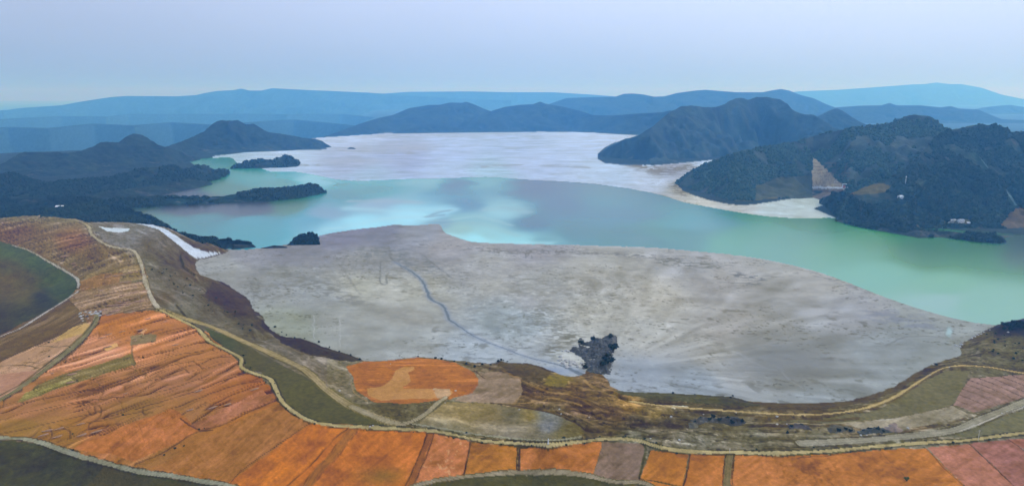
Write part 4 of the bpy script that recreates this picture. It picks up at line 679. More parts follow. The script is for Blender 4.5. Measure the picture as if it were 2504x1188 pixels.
PAINT += [('hill10', [(1370, 305), (1390, 300), (1392, 316), (1368, 318)], (110, 145, 190), .6), ('hill10', [(1500, 318), (1525, 302), (1540, 318)], (120, 145, 185), .6)]
hill('hill', 'tall blue mountain behind the right bay', [(1462, 377), (1490, 358), (1520, 342), (1560, 330), (1590, 312), (1615, 292), (1640, 272), (1665, 260), (1690, 257), (1720, 261), (1750, 261), (1770, 255), (1785, 245), (1800, 240), (1812, 238), (1830, 243), (1850, 237), (1870, 236), (1905, 241), (1925, 252), (1940, 268), (1955, 276), (1990, 280), (2040, 310), (2100, 340)], [(1462, 378), (1485, 388), (1520, 396), (1590, 402), (1640, 398), (1700, 396), (1770, 390), (1900, 385), (2100, 390)], k=2.4, seed=11, nv=80, canopy=4, rough=.34, tone=(.026, .042, .038))
PAINT += [('hill12', [(1920, 325), (1940, 314), (1965, 308), (1975, 300), (1990, 303), (1975, 318), (1955, 328), (1930, 330)], (140, 145, 185), .7)]
hill('hill', 'conical dark blue hill left of the big green ridge', [(1900, 335), (1940, 315), (1970, 298), (2000, 284), (2030, 269), (2046, 265), (2060, 270), (2090, 290), (2115, 303), (2170, 330), (2220, 345)], [(1900, 352), (2000, 350), (2220, 350)], k=2.2, seed=12, nv=50, canopy=4)
# right headland
PAINT += [('hill13', [(1986, 383), (2000, 392), (2030, 422), (2068, 457), (1986, 457)], (168, 158, 162), 1), ('hill13', [(1985, 456), (2074, 457), (2074, 461), (1985, 461)], (200, 205, 222), 1),
          ('hill13', [(1845, 492), (1846, 455), (1875, 445), (1900, 432), (1986, 430), (1986, 484), (1920, 484)], (76, 98, 130), .85), ('hill13', [(1986, 461), (2070, 461), (2060, 478), (2010, 486), (1986, 484)], (118, 116, 142), .9),
          ('hill13', [(1986, 466), (2060, 466), (2056, 471), (1986, 470)], (82, 88, 116), .7), ('hill13', [(1740, 485), (1780, 490), (1850, 490), (1900, 480), (1900, 492), (1820, 500), (1780, 498)], (104, 112, 128), .8),
          ('hill13', [(1722, 415), (1745, 413), (1728, 428), (1740, 442), (1780, 450), (1770, 452), (1730, 445), (1718, 430)], (88, 128, 152), .5), ('hill13', [(2048, 388), (2080, 385), (2080, 387), (2048, 391)], (120, 150, 180), .7)]
PAINT += [('hill13', [(1986, y_), (2080, y_), (2080, y_ + 2.2), (1986, y_ + 2.2)], (116, 106, 124), .5 if y_ < 456 else 0) for y_ in range(398, 456, 8)]
hill('hill', 'large dark green ridge with the pale triangular quarry face', [(1650, 447), (1668, 430), (1690, 415), (1720, 400), (1760, 384), (1800, 372), (1850, 360), (1900, 352), (1950, 343), (2000, 327), (2060, 315), (2110, 308), (2150, 302), (2180, 298), (2200, 288), (2218, 281), (2232, 279), (2250, 281), (2272, 283), (2290, 293), (2305, 308), (2325, 317), (2360, 325), (2420, 350), (2600, 390)],
     [(1650, 449), (1670, 458), (1710, 470), (1750, 482), (1800, 497), (1830, 499), (1880, 490), (1990, 485), (2030, 495), (2080, 520), (2600, 540)], k=2.8, seed=13, nv=150, du=2.0, canopy=3, rough=.19, tone=(.046, .062, .050))
PAINT += [('hill15', [(2305, 538), (2350, 535), (2455, 537), (2465, 553), (2380, 556), (2300, 551)], (92, 102, 116), .7), ('hill15', [(2390, 376), (2396, 376), (2493, 508), (2486, 508)], (112, 142, 166), .5), ('hill15', [(2200, 508), (2290, 440), (2296, 440), (2206, 512)], (84, 116, 138), .5), ('hill14', [(2075, 470), (2095, 455), (2120, 450), (2160, 448), (2180, 455), (2170, 468), (2130, 475), (2100, 478)], (106, 108, 112), .8), ('hill14', [(2195, 466), (2240, 450), (2272, 438), (2270, 442), (2215, 464)], (90, 120, 140), .6),
          ('hill14', [(2068, 462), (2085, 462), (2090, 480), (2110, 495), (2140, 505), (2120, 512), (2085, 500), (2072, 485)], (118, 102, 116), .8), ('hill14', [(2140, 555), (2170, 545), (2290, 552), (2280, 560), (2180, 562)], (104, 106, 118), .6),
          ('hill14', [(2090, 542), (2130, 545), (2175, 550), (2170, 556), (2120, 550)], (150, 165, 182), .7), ('hill14', [(2395, 400), (2404, 404), (2440, 440), (2436, 442)], (110, 140, 165), .5),
          ('hill14', [(2440, 550), (2480, 510), (2540, 500), (2540, 560), (2470, 562)], (104, 100, 118), .7), ('hill14', [(2120, 520), (2200, 520), (2300, 530), (2300, 536), (2200, 530)], (96, 96, 116), .5)]
hill('hill', 'dark green hill with the second summit above the settlement', [(2045, 541), (2060, 500), (2078, 472), (2120, 452), (2180, 432), (2230, 402), (2262, 360), (2290, 332), (2320, 316), (2345, 313), (2370, 306), (2405, 301), (2440, 303), (2462, 316), (2475, 323), (2504, 322), (2800, 340)],
     [(2045, 543), (2120, 557), (2200, 572), (2250, 580), (2330, 582), (2400, 584), (2504, 582), (2800, 590)], k=3.4, seed=14, nv=170, du=2.0, canopy=4, rough=.22, tone=(.027, .043, .031), warm=.4, prof=1.5)
hill('hill', 'nearest wooded spur with a straight right-hand edge', [(2165, 545), (2200, 505), (2240, 470), (2290, 430), (2330, 392), (2355, 372), (2385, 370), (2400, 385), (2440, 432), (2470, 470), (2488, 500), (2496, 515), (2510, 545)],
     [(2165, 552), (2250, 560), (2350, 562), (2430, 558), (2510, 550)], k=2.6, seed=15, nv=130, du=1.8, canopy=4, rough=.18, tone=(.022, .042, .030))
hill('headland', 'small rounded dark knoll beside the white fan', [(2003, 494), (2015, 482), (2035, 471), (2060, 468), (2085, 476), (2110, 492), (2150, 512), (2200, 535), (2240, 552)], [(2003, 498), (2030, 512), (2045, 530), (2100, 548), (2240, 570)], k=2.6, seed=16, nv=60, du=1.6, canopy=5, tone=(.014, .024, .021), cat='headland')
hill('headland', 'low dark wooded point jutting into the green water at right', [(2040, 538), (2100, 541), (2200, 560), (2300, 566), (2400, 570), (2430, 574), (2450, 586), (2462, 592)], [(2040, 540), (2100, 556), (2250, 583), (2300, 580), (2380, 592), (2440, 596), (2462, 593)], k=4, seed=17, nv=24, du=1.8, canopy=4, tone=(.022, .032, .026), cat='headland', warm=.5)
# left shore
hill('hill', 'dark blue flat-topped mesa hill on the left shore', [(400, 360), (425, 350), (440, 346), (470, 334), (500, 320), (515, 305), (530, 295), (545, 293), (565, 294), (582, 293), (592, 299), (602, 303), (622, 302), (638, 312), (650, 320), (680, 326), (700, 328), (740, 336), (770, 338), (790, 345), (810, 359)], [(400, 390), (480, 380), (560, 378), (600, 373), (700, 369), (760, 366), (810, 360)], k=2.6, seed=20, nv=60, canopy=4, bfz=-290, back=2.0)
hill('hill', 'long dark blue hill chain left of the mesa', [(-500, 440), (-200, 425), (0, 402), (25, 388), (45, 376), (60, 371), (100, 373), (140, 370), (165, 374), (200, 367), (225, 358), (250, 346), (290, 348), (305, 334), (325, 326), (345, 326), (362, 337), (385, 352), (420, 362), (460, 378), (492, 389)], [(-500, 500), (0, 440), (200, 428), (400, 410), (470, 395), (492, 390)], k=3.2, seed=21, nv=70, canopy=5, bfz=-290, back=2.0)
hill('hill', 'low rolling wooded hills on the left shore behind the long peninsula', [(-500, 470), (-100, 440), (0, 424), (30, 422), (60, 430), (110, 446), (180, 438), (270, 432), (320, 415), (380, 406), (430, 402), (450, 412), (480, 404), (500, 401), (520, 411), (545, 414), (560, 420)], [(-500, 560), (0, 500), (200, 480), (400, 462), (480, 452), (545, 436), (560, 424)], k=3.6, seed=22, nv=70, canopy=5)
hill('headland', 'low wooded tongue of land in the pale turquoise bay', [(150, 490), (250, 468), (330, 458), (400, 450), (450, 442), (490, 440), (510, 442), (520, 449)], [(150, 510), (300, 490), (430, 470), (490, 458), (520, 451)], k=3.6, seed=23, nv=30, du=2, canopy=4, cat='headland')
hill('island', 'double-humped wooded island beside the pale flats', [(562, 412), (580, 401), (605, 394), (640, 387), (655, 388), (668, 391), (680, 383), (700, 379), (712, 381), (725, 390), (732, 399)], [(562, 413), (640, 412), (700, 410), (726, 408), (732, 400)], k=2.4, seed=24, nv=40, du=1.5, canopy=4, cat='island')
hill('headland', 'long dark green peninsula ending in a rounded knob above teal water', [(100, 512), (200, 495), (280, 484), (380, 478), (440, 481), (500, 481), (550, 478), (590, 468), (630, 459), (670, 458), (700, 455), (740, 453), (752, 448), (765, 446), (775, 450), (785, 460), (796, 470)], [(100, 560), (250, 525), (320, 510), (400, 504), (500, 499), (600, 495), (680, 491), (740, 484), (780, 476), (796, 471)], k=3.0, seed=25, nv=80, du=1.8, canopy=3, tone=(.014, .030, .021), cat='headland')
hill('headland', 'dark wooded shore behind the left plateau', [(-500, 500), (-100, 494), (0, 488), (80, 482), (150, 480), (220, 484), (280, 494), (320, 512), (370, 534), (400, 549), (425, 566), (445, 576), (480, 580), (520, 583), (560, 588), (610, 592), (625, 603)], [(-500, 510), (0, 506), (200, 514), (300, 524), (350, 540), (430, 578), (480, 604), (560, 611), (625, 605)], k=4.5, seed=26, nv=70, du=1.8, canopy=6, tone=(.012, .022, .019), cat='headland')
hill('island', 'round dark tree-covered islet where the tailings meet the water', [(702, 599), (712, 592), (716, 580), (728, 573), (745, 570), (762, 572), (774, 576), (780, 588), (783, 597)], [(702, 600), (783, 598.5)], k=1.3, seed=27, nv=26, du=1.2, canopy=4, tone=(.016, .024, .022), cat='island')
hill('island', 'low flat dark islet left of the round islet', [(638, 607), (655, 603), (672, 600), (690, 601), (703, 605)], [(638, 608), (703, 606.5)], k=3, seed=28, nv=14, du=1.2, canopy=2, tone=(.02, .026, .03), cat='island')
hill('island', 'tiny dark rock islet alone on the far pale flats', [(850, 363), (856, 360.5), (863, 361), (870, 364)], [(850, 364.5), (870, 365)], k=2, seed=29, nv=10, du=1.2, tone=(.02, .026, .03), cat='island')

# ------------------------------------------------------------------ forest crowns on the nearer hills (uncountable: one object per hill)
def ico():
    t = (1 + 5 ** .5) / 2
    v = np.array([(-1, t, 0), (1, t, 0), (-1, -t, 0), (1, -t, 0), (0, -1, t), (0, 1, t), (0, -1, -t), (0, 1, -t), (t, 0, -1), (t, 0, 1), (-t, 0, -1), (-t, 0, 1)], float)
    f = np.array([(0, 11, 5), (0, 5, 1), (0, 1, 7), (0, 7, 10), (0, 10, 11), (1, 5, 9), (5, 11, 4), (11, 10, 2), (10, 7, 6), (7, 1, 8), (3, 9, 4), (3, 4, 2), (3, 2, 6), (3, 6, 8), (3, 8, 9), (4, 9, 5), (2, 4, 11), (6, 2, 10), (8, 6, 7), (9, 8, 1)])
    return v / np.linalg.norm(v[0]), f
IV, IF = ico()
M_FOREST = mat('forest_foliage', attr=True, nscale=.4, namp=.35, bump=0, spec=.1)
def crowns(P, label, smin, smax, seed, bright=1.0):
    rg = np.random.default_rng(seed); n = len(P)
    s = rg.uniform(smin, smax, (n, 1, 1)); V_ = IV[None] * (1 + .28 * rg.standard_normal((n, 12, 1))) * s + P[:, None]; V_[:, :, 2] += s[:, :, 0] * .3
    tn = np.array([.014, .026, .020]) * rg.uniform(.7, 1.4, (n, 1)) * bright
    o = raw_mesh('forest', V_.reshape(-1, 3), (IF[None] + (np.arange(n) * 12)[:, None, None]).reshape(-1, 3), M_FOREST, np.repeat(tn, 12, 0), smooth=False); return props(o, label, 'forest', kind='stuff')
def forest(key, n, label, smin=3, smax=6, gate=None, seed=0, bright=1.0):
    H = HILLS[key]; V3 = H['V'].reshape(H['nt'], H['nu'], 3); rg = np.random.default_rng(seed + 5)
    nt = H['nv']
    # area-weighted cells
    e1 = V3[1:nt, :-1] - V3[:nt - 1, :-1]; e2 = V3[:nt - 1, 1:] - V3[:nt - 1, :-1]
    A = np.linalg.norm(np.cross(e1, e2), axis=2).ravel(); A /= A.sum()
    c = rg.choice(len(A), n * 2, p=A); r, q = c // (H['nu'] - 1), c % (H['nu'] - 1)
    a, b = rg.random((2, n * 2, 1))
    P = V3[r, q] * (1 - a) * (1 - b) + V3[r + 1, q] * a * (1 - b) + V3[r, q + 1] * (1 - a) * b + V3[r + 1, q + 1] * a * b
    pu, pv = proj(P[:, 0], P[:, 1], P[:, 2]); keep = (P[:, 2] > 1.0) & (pu > -120) & (pu < 2620)
    keep &= fbm(P[:, 0] / 60, P[:, 1] / 60, 3, seed + 500) > -.22
    for hn, Q, c_, a_ in PAINT:
        if hn == key: keep &= ~inpoly(pu, pv, Q)
    P = P[keep][:n]; n = len(P); pu = pu[keep][:n]
    s = rg.uniform(smin, smax, (n, 1, 1)); asp = rg.uniform(.8, 1.3, (n, 1, 1))
    V = IV[None] * (1 + .28 * rg.standard_normal((n, 12, 1))) * s; V[:, :, 2:] *= asp
    V = V + P[:, None]; V[:, :, 2] += (s * asp * .15)[:, :, 0]
    F = (IF[None] + (np.arange(n) * 12)[:, None, None]).reshape(-1, 3)
    tn = np.array([[.016, .030, .020], [.020, .034, .020], [.012, .025, .020], [.024, .034, .022]])[rg.integers(0, 4, n)] * rg.uniform(.8, 1.3, (n, 1)) * bright * {'hill13': 1.7, 'hill14': 1.3, 'hill15': 1.0}.get(key, 1)
    col = np.repeat(tn, 12, 0)
    o = raw_mesh('forest', V.reshape(-1, 3), F, M_FOREST, col, smooth=False); props(o, label, 'forest', kind='stuff'); return o
forest('hill13', 14000, 'tree crowns covering the large green ridge at right', 3, 5.5, seed=1, bright=1.35)
forest('hill14', 15000, 'tree crowns covering the hill above the settlement', 3, 5.5, seed=2)
forest('hill15', 8000, 'tree crowns covering the nearest wooded spur', 4, 7, seed=3)
forest('headland16', 900, 'tree crowns covering the small knoll beside the white fan', 3, 6, seed=4, bright=.8)
forest('headland17', 900, 'dark shrubs lining the low wooded point', 2.5, 5, seed=5, bright=.8)
forest('headland25', 3000, 'tree crowns covering the long left peninsula', 3, 5.5, seed=6)
forest('headland26', 7000, 'dark tree crowns along the shore behind the plateau', 2.5, 5, seed=7, bright=.75)
forest('hill22', 5000, 'tree crowns on the low left hills', 3.5, 6, seed=8)
forest('island27', 160, 'trees covering the round dark islet', 2.5, 4.5, seed=9, bright=.6)
forest('island24', 500, 'trees covering the double-humped island', 4, 7, seed=10)

_w = woods_i[RNG.choice(len(woods_i), min(3500, len(woods_i)), replace=False)]; crowns(np.stack([X[_w], Y[_w], Z[_w]], 1) + RNG.uniform(-2, 2, (len(_w), 3)) * [1, 1, 0], 'dark tree crowns between the left plateau and the lake shore', 2.5, 5, 77)
# ------------------------------------------------------------------ things
def thing(name, label, cat, loc, rz=0.0, group=None):
    o = bpy.data.objects.new(name, None); SC.collection.objects.link(o); o.location = loc; o.rotation_euler = (0, 0, rz); o.empty_display_size = .1
    return props(o, label, cat, group)
def dup(root, loc, rz=0.0, sc=1.0, label=None, group=None):
    r = root.copy(); SC.collection.objects.link(r); r.location = loc; r.rotation_euler = (0, 0, rz); r.scale = (sc, sc, sc)
    if label: r['label'] = label
    if group: r['group'] = group
    for ch in list(root.children):
        c = ch.copy(); SC.collection.objects.link(c); c.parent = r
        for g in ch.children:
            d = g.copy(); SC.collection.objects.link(d); d.parent = c
    return r
def poly_mesh(name, V, F, m, parent=None, smooth=False):
    me = bpy.data.meshes.new(name); me.from_pydata([tuple(map(float, v)) for v in V], [], F); me.update()
    me.polygons.foreach_set('use_smooth', [smooth] * len(me.polygons)); me.materials.append(m)
    o = bpy.data.objects.new(name, me); SC.collection.objects.link(o)
    if parent: o.parent = parent
    return o
def tube(V, F, P, R, n=7, cap=True):
    b0 = len(V)
    for i, (p, r) in enumerate(zip(P, R)):
        a = Vector(P[min(i + 1, len(P) - 1)]) - Vector(P[max(i - 1, 0)]); a.normalize()
        u = a.cross(Vector((.31, .95, .05))); u.normalize(); w = a.cross(u)
        for k in range(n):
            t = 2 * math.pi * k / n; q = Vector(p) + r * (math.cos(t) * u + math.sin(t) * w); V.append(tuple(q))
    for i in range(len(P) - 1):
        for k in range(n):
            a = b0 + i * n + k; b = b0 + i * n + (k + 1) % n; F.append((a, b, b + n, a + n))
    if cap: F.append(tuple(b0 + k for k in range(n))[::-1]); F.append(tuple(b0 + (len(P) - 1) * n + k for k in range(n)))
def box(V, F, x0, x1, y0, y1, z0, z1):
    b = len(V); V += [(x0, y0, z0), (x1, y0, z0), (x1, y1, z0), (x0, y1, z0), (x0, y0, z1), (x1, y0, z1), (x1, y1, z1), (x0, y1, z1)]
    F += [(b, b + 3, b + 2, b + 1), (b + 4, b + 5, b + 6, b + 7), (b, b + 1, b + 5, b + 4), (b + 1, b + 2, b + 6, b + 5), (b + 2, b + 3, b + 7, b + 6), (b + 3, b, b + 4, b + 7)]
def leaves(V, F, centres, size, per, rg):
    for (cx_, cy_, cz_, r) in centres:
        for _ in range(per):
            d = Vector((rg.gauss(0, 1), rg.gauss(0, 1), rg.gauss(0, .8))); d.normalize(); d *= r * rg.uniform(.45, 1.05)
            p = Vector((cx_, cy_, cz_)) + d; s = size * rg.uniform(.6, 1.3)
            a = Vector((rg.gauss(0, 1), rg.gauss(0, 1), rg.gauss(0, .6))); a.normalize(); b = a.cross(d.normalized() + Vector((.1, .2, .3))); b.normalize()
            i = len(V); V += [tuple(p - a * s - b * s * .6), tuple(p + a * s - b * s * .5), tuple(p + a * s * .9 + b * s * .7), tuple(p - a * s * .8 + b * s * .6)]; F.append((i, i + 1, i + 2, i + 3))
M_LEAF = mat('leaf_green', (.035, .055, .028), nscale=.9, namp=.45, bump=0, spec=.15, vary=(.02, .034, .024), nscale2=.35)
M_LEAFD = mat('leaf_dark', (.018, .032, .024), nscale=.9, namp=.45, bump=0, spec=.15, vary=(.010, .020, .018), nscale2=.35)
M_LEAFO = mat('leaf_olive', (.085, .075, .035), nscale=.9, namp=.4, bump=0, spec=.15, vary=(.05, .05, .028), nscale2=.35)
M_BARK = mat('bark', (.07, .055, .04), nscale=2, namp=.3, bump=.4, bscale=4)
M_ROCKD = mat('dark_rock', (.055, .055, .055), nscale=.25, namp=.5, bump=1, bscale=.5, bdist=1.5, vary=(.12, .12, .115), nscale2=.12)
M_ROCKP = mat('pale_rock', (.42, .41, .39), nscale=.6, namp=.25, bump=.8, bscale=1.2, bdist=.5, vary=(.3, .3, .29))
M_ROCKO = mat('tan_rock', (.34, .19, .10), nscale=.6, namp=.25, bump=.8, bscale=1.2, bdist=.5, vary=(.27, .15, .09))
M_WALL = mat('pale_plaster', (.62, .63, .66), nscale=.6, namp=.08, bump=.2)
M_ROOF = mat('grey_roof_sheet', (.34, .38, .45), nscale=.6, namp=.12, bump=.2)
M_ROOFB = mat('white_roof_sheet', (.74, .76, .8), nscale=.6, namp=.08, bump=.2)
M_GLASS = mat('dark_window_glass', (.03, .04, .05), nscale=1, namp=.1, bump=0, rough=.15, spec=.5)
M_STEEL = mat('painted_steel', (.68, .70, .72), nscale=2, namp=.1, bump=0, rough=.45, spec=.5)
M_RED = mat('rusty_red_paint', (.42, .14, .10), nscale=1, namp=.2, bump=.2)
M_CONC = mat('pale_concrete', (.58, .56, .50), nscale=1.2, namp=.12, bump=.3)
M_DOOR = mat('brown_door', (.12, .08, .05), nscale=1, namp=.15, bump=.1)

def make_tree(name, label, cat, h, w, seed, leafm, loc, group=None, per=26, clumps=11):
    rg = random.Random(seed); t = thing(name, label, cat, loc, 0, group)
    V, F = [], []; tube(V, F, [(0, 0, -.8), (0, 0, h * .15), (.03 * h, 0, h * .4), (.02 * h, .02 * h, h * .75)], [h * .035, h * .026, h * .02, h * .008])
    cen = []
    for k in range(clumps):
        a = k * 2.4 + rg.uniform(-.4, .4); zz = h * rg.uniform(.38, .9); r = w * .5 * (1.15 - abs(zz / h - .55) * 1.3) * rg.uniform(.35, .85)
        c = (r * math.cos(a), r * math.sin(a), zz); cen.append((*c, w * rg.uniform(.17, .27)))
        if k % 2 == 0: tube(V, F, [(0.02 * h, 0, zz * .6), (c[0] * .6, c[1] * .6, zz * .85), c], [h * .012, h * .008, h * .003], 5)
    poly_mesh('trunk', V, F, M_BARK, t)
    V, F = [], []; leaves(V, F, cen, w * .075, per, rg); poly_mesh('crown', V, F, leafm, t); return t
def make_conifer(name, label, h, w, seed, loc):
    rg = random.Random(seed); t = thing(name, label, 'tree', loc)
    V, F = [], []; tube(V, F, [(0, 0, -.6), (0, 0, h * .5), (0, 0, h)], [h * .03, h * .018, .03]); poly_mesh('trunk', V, F, M_BARK, t)
    V, F = [], []
    for k in range(16):
        z = h * (.12 + .86 * k / 16); r = w * .5 * (1 - k / 17)
        leaves(V, F, [(r * .6 * math.cos(a), r * .6 * math.sin(a), z, r * .5 + .1) for a in (rg.uniform(0, 6.3) + q * 1.57 for q in range(4))], h * .035, 5, rg)
    poly_mesh('crown', V, F, M_LEAFD, t); return t
def make_bush(name, label, cat, w, h, seed, leafm, loc, group=None):
    rg = random.Random(seed); t = thing(name, label, cat, loc, 0, group)
    V, F = [], []
    for k in range(5):
        a = k * 1.26; tube(V, F, [(0, 0, -.4), (w * .16 * math.cos(a), w * .16 * math.sin(a), h * .4), (w * .3 * math.cos(a), w * .3 * math.sin(a), h * .75)], [w * .022, w * .015, w * .006], 5)
    poly_mesh('stem', V, F, M_BARK, t)
    cen = [(w * .33 * math.cos(k * 2.4) * (.4 + .6 * rg.random()), w * .33 * math.sin(k * 2.4) * (.4 + .6 * rg.random()), h * rg.uniform(.25, .75), min(w, h) * rg.uniform(.2, .3)) for k in range(10)]
    V, F = [], []; leaves(V, F, cen, w * .075, 24, rg); poly_mesh('crown', V, F, leafm, t); return t
def rock_mesh(seed, n=2):
    import bmesh
    bm = bmesh.new(); bmesh.ops.create_icosphere(bm, subdivisions=n, radius=1); rg = np.random.default_rng(seed)
    P = np.array([v.co[:] for v in bm.verts]); d = 1 + .35 * fbm(P[:, 0] * 1.3 + 7 * seed, P[:, 1] * 1.3 + P[:, 2] * 1.7, 3, seed)
    for v, k in zip(bm.verts, d):
        v.co *= k; v.co.z = max(v.co.z * .7, -.35); v.co.x = round(v.co.x * 3.2) / 3.2 * .35 + v.co.x * .65
    return bm
def make_rock(name, label, cat, s, seed, m, loc, group=None, asp=(1, 1, 1)):
    bm = rock_mesh(seed); me = bpy.data.meshes.new(name)
    for v in bm.verts: v.co = (v.co.x * s * asp[0], v.co.y * s * asp[1], v.co.z * s * asp[2])
    bm.to_mesh(me); bm.free(); me.materials.append(m); o = bpy.data.objects.new(name, me); SC.collection.objects.link(o); o.location = loc
    return props(o, label, cat, group)
def mound(name, label, cat, P, h, m, tone, seed=0, step=1.0, rough=.5, group=None, kind=None):
    """a solid heap with an irregular outline: grid mesh closed by its skirt"""
    x, y, z = ground_at([p[0] for p in P], [p[1] for p in P]); W = np.stack([x, y], 1); W = smooth_line(np.vstack([W, W[:1]]), 3)
    gx, gy = np.meshgrid(np.arange(x.min() - 2, x.max() + 2, step), np.arange(y.min() - 2, y.max() + 2, step)); sh = gx.shape; gx, gy = gx.ravel(), gy.ravel()
    ox, oy = gx + 1.5 * fbm(gx / 6, gy / 6, 2, seed), gy + 1.5 * fbm(gx / 6, gy / 6, 2, seed + 1)
    ins = inpoly(ox, oy, W); d, _ = dline(ox, oy, W, 25); d = np.where(ins, np.minimum(d, 25), 0)
    zz = land_h(gx, gy) + h * sm(0, min(9, 2.2 * h + 1), d) * (1 - rough * .6 + rough * fbm(gx / 9, gy / 9, 4, seed + 2)) + np.where(d > 0, h * .22 * rough * fbm(gx / 2.6, gy / 2.6, 3, seed + 3), 0)
    zz = np.where(ins, zz, land_h(gx, gy) - .8)
    n = sh[1]; q = np.arange((sh[0] - 1) * (n - 1)); a = q // (n - 1) * n + q % (n - 1); F = np.stack([a, a + 1, a + n + 1, a + n], 1); F = F[ins[F].any(1)]
    u, inv = np.unique(F.ravel(), return_inverse=True); V = np.stack([gx, gy, zz], 1)[u]; c0 = V.mean(0); c0[2] = V[:, 2].min()
    tn = np.asarray(tone, float); nn = fbm(gx / 5, gy / 5, 4, seed + 5)[u]; col = tn[None] * (1 + .6 * nn)[:, None]
    pale = sm(.3, .5, fbm(gx / 4, gy / 4, 3, seed + 6)[u])[:, None] * .5; col = col * (1 - pale) + np.array([.16, .16, .15]) * pale * (1 if rough > .4 else .3) + col * pale * (0 if rough > .4 else .7)
    o = raw_mesh(name, V - c0, inv.reshape(F.shape), m, np.clip(col, .008, 1), smooth=False); o.location = c0
    return props(o, label, cat, group, kind)
def make_house(name, label, w, d, h, loc, rz, roofm=M_ROOF, group=None, cat='house', nwin=3):
    t = thing(name, label, cat, loc, rz, group)
    V, F = [], []; box(V, F, -w / 2, w / 2, -d / 2, d / 2, -3, h)
    b = len(V); V += [(-w / 2, -d / 2, h), (-w / 2, d / 2, h), (-w / 2, 0, h + d * .22), (w / 2, -d / 2, h), (w / 2, d / 2, h), (w / 2, 0, h + d * .22)]; F += [(b, b + 2, b + 1), (b + 3, b + 4, b + 5)]
    poly_mesh('wall', V, F, M_WALL, t)
    V, F = [], []; e = .5; k = d * .22
    for s in (-1, 1):
        b = len(V); V += [(-w / 2 - e, s * (d / 2 + e), h - k * e / (d / 2)), (w / 2 + e, s * (d / 2 + e), h - k * e / (d / 2)), (w / 2 + e, 0, h + k + .02), (-w / 2 - e, 0, h + k + .02)]
        V += [(x, y, z + .22) for x, y, z in V[b:b + 4]]; F += [(b, b + 1, b + 2, b + 3), (b + 4, b + 5, b + 6, b + 7), (b, b + 1, b + 5, b + 4), (b + 1, b + 2, b + 6, b + 5), (b + 3, b, b + 4, b + 7)]
    poly_mesh('roof', V, F, roofm, t)
    V, F = [], []; box(V, F, -.6, .6, -d / 2 - .08, -d / 2 + .02, 0, 2.2); poly_mesh('door', V, F, M_DOOR, t)
    for k_ in range(nwin):
        for s in (-1, 1):
            xx = s * (1.8 + (w / 2 - 2.6) * (k_ + .5) / nwin); V, F = [], []; box(V, F, xx - .6, xx + .6, -d / 2 - .06, -d / 2 + .02, h * .35, h * .72); poly_mesh('window', V, F, M_GLASS, t)
    return t
def hill_at(key, px, py):
    H = HILLS[key]; n = H['nu'] * H['nv']; d = (H['pu'][:n] - px) ** 2 + (H['pv'][:n] - py) ** 2; i = int(np.argmin(d)); return H['V'][i]
_ok = np.nonzero((NAME != C_WATER) & (V > 560) & (V < 1215))[0]; _gu, _gv, _gd = U[_ok], V[_ok], D[_ok]
def gp(px, py):
    m = np.nonzero((np.abs(_gu - px) < 2.2) & (np.abs(_gv - py) < 2.2))[0]
    if not len(m):
        x, y, z = ground_at(px, py); return (float(x[0]), float(y[0]), float(z[0]))
    i = _ok[m[np.argmin(_gd[m] + 40 * np.hypot(_gu[m] - px, _gv[m] - py))]]; return (float(X[i]), float(Y[i]), float(Z[i]))

# outcrop where the creek meets the embankment
mound('rock_outcrop', 'jagged dark grey rock outcrop with pale streaks at the mouth of the creek', 'rocks', [(1392, 858), (1402, 846), (1413, 850), (1414, 829), (1425, 828), (1430, 838), (1445, 833), (1450, 826), (1462, 834), (1472, 828), (1480, 822), (1492, 821), (1508, 822), (1511, 842), (1503, 860), (1499, 880), (1497, 900), (1491, 918), (1472, 915), (1455, 912), (1432, 906), (1418, 896), (1425, 880), (1408, 868)], 7, M_EARTH, (.075, .075, .07), 3, .8, .9)
for (px_, py_, w_, h_, lab) in [(1499, 862, 15, 11, 'round black-green bush overhanging the right end of the dark outcrop'), (1487, 893, 15, 13, 'tall dark green bush on the lower right flank of the dark outcrop'), (1474, 900, 9, 7, 'smaller olive bush at the foot of the outcrop beside the tall bush'), (1420, 846, 8, 6, 'dark shrub on the top left corner of the outcrop'), (1450, 838, 8, 6, 'dark shrub in the notch at the top of the outcrop'), (1493, 833, 9, 7, 'dark shrub on the top right corner of the outcrop'), (1432, 905, 7, 5, 'dark shrub at the lower left foot of the outcrop above the blue creek mouth')]:
    x_, y_, z_ = gp(px_, py_); make_bush('bush', lab, 'bush', w_, h_, int(px_), M_LEAFD if 'olive' not in lab else M_LEAF, (x_, y_, z_ + 2.5))
rr0 = random.Random(5); protos = [make_rock('boulder', 'chalky pale boulder in the rubble left of the dark outcrop', 'boulder', 2.2, 30 + k, M_ROCKP, (*gp(1372 + 12 * k, 880 + 5 * k)[:2], .2), 'pale boulders beside the outcrop') for k in range(3)]
for k_ in range(34):
    px_ = rr0.gauss(1392, 17); py_ = rr0.gauss(885, 11)
    if py_ > 902 or px_ > 1428: continue
    x_, y_, z_ = gp(px_, py_); dup(protos[k_ % 3], (x_, y_, max(z_, 0) + .1), rr0.uniform(0, 6), rr0.uniform(.35, 1.25))
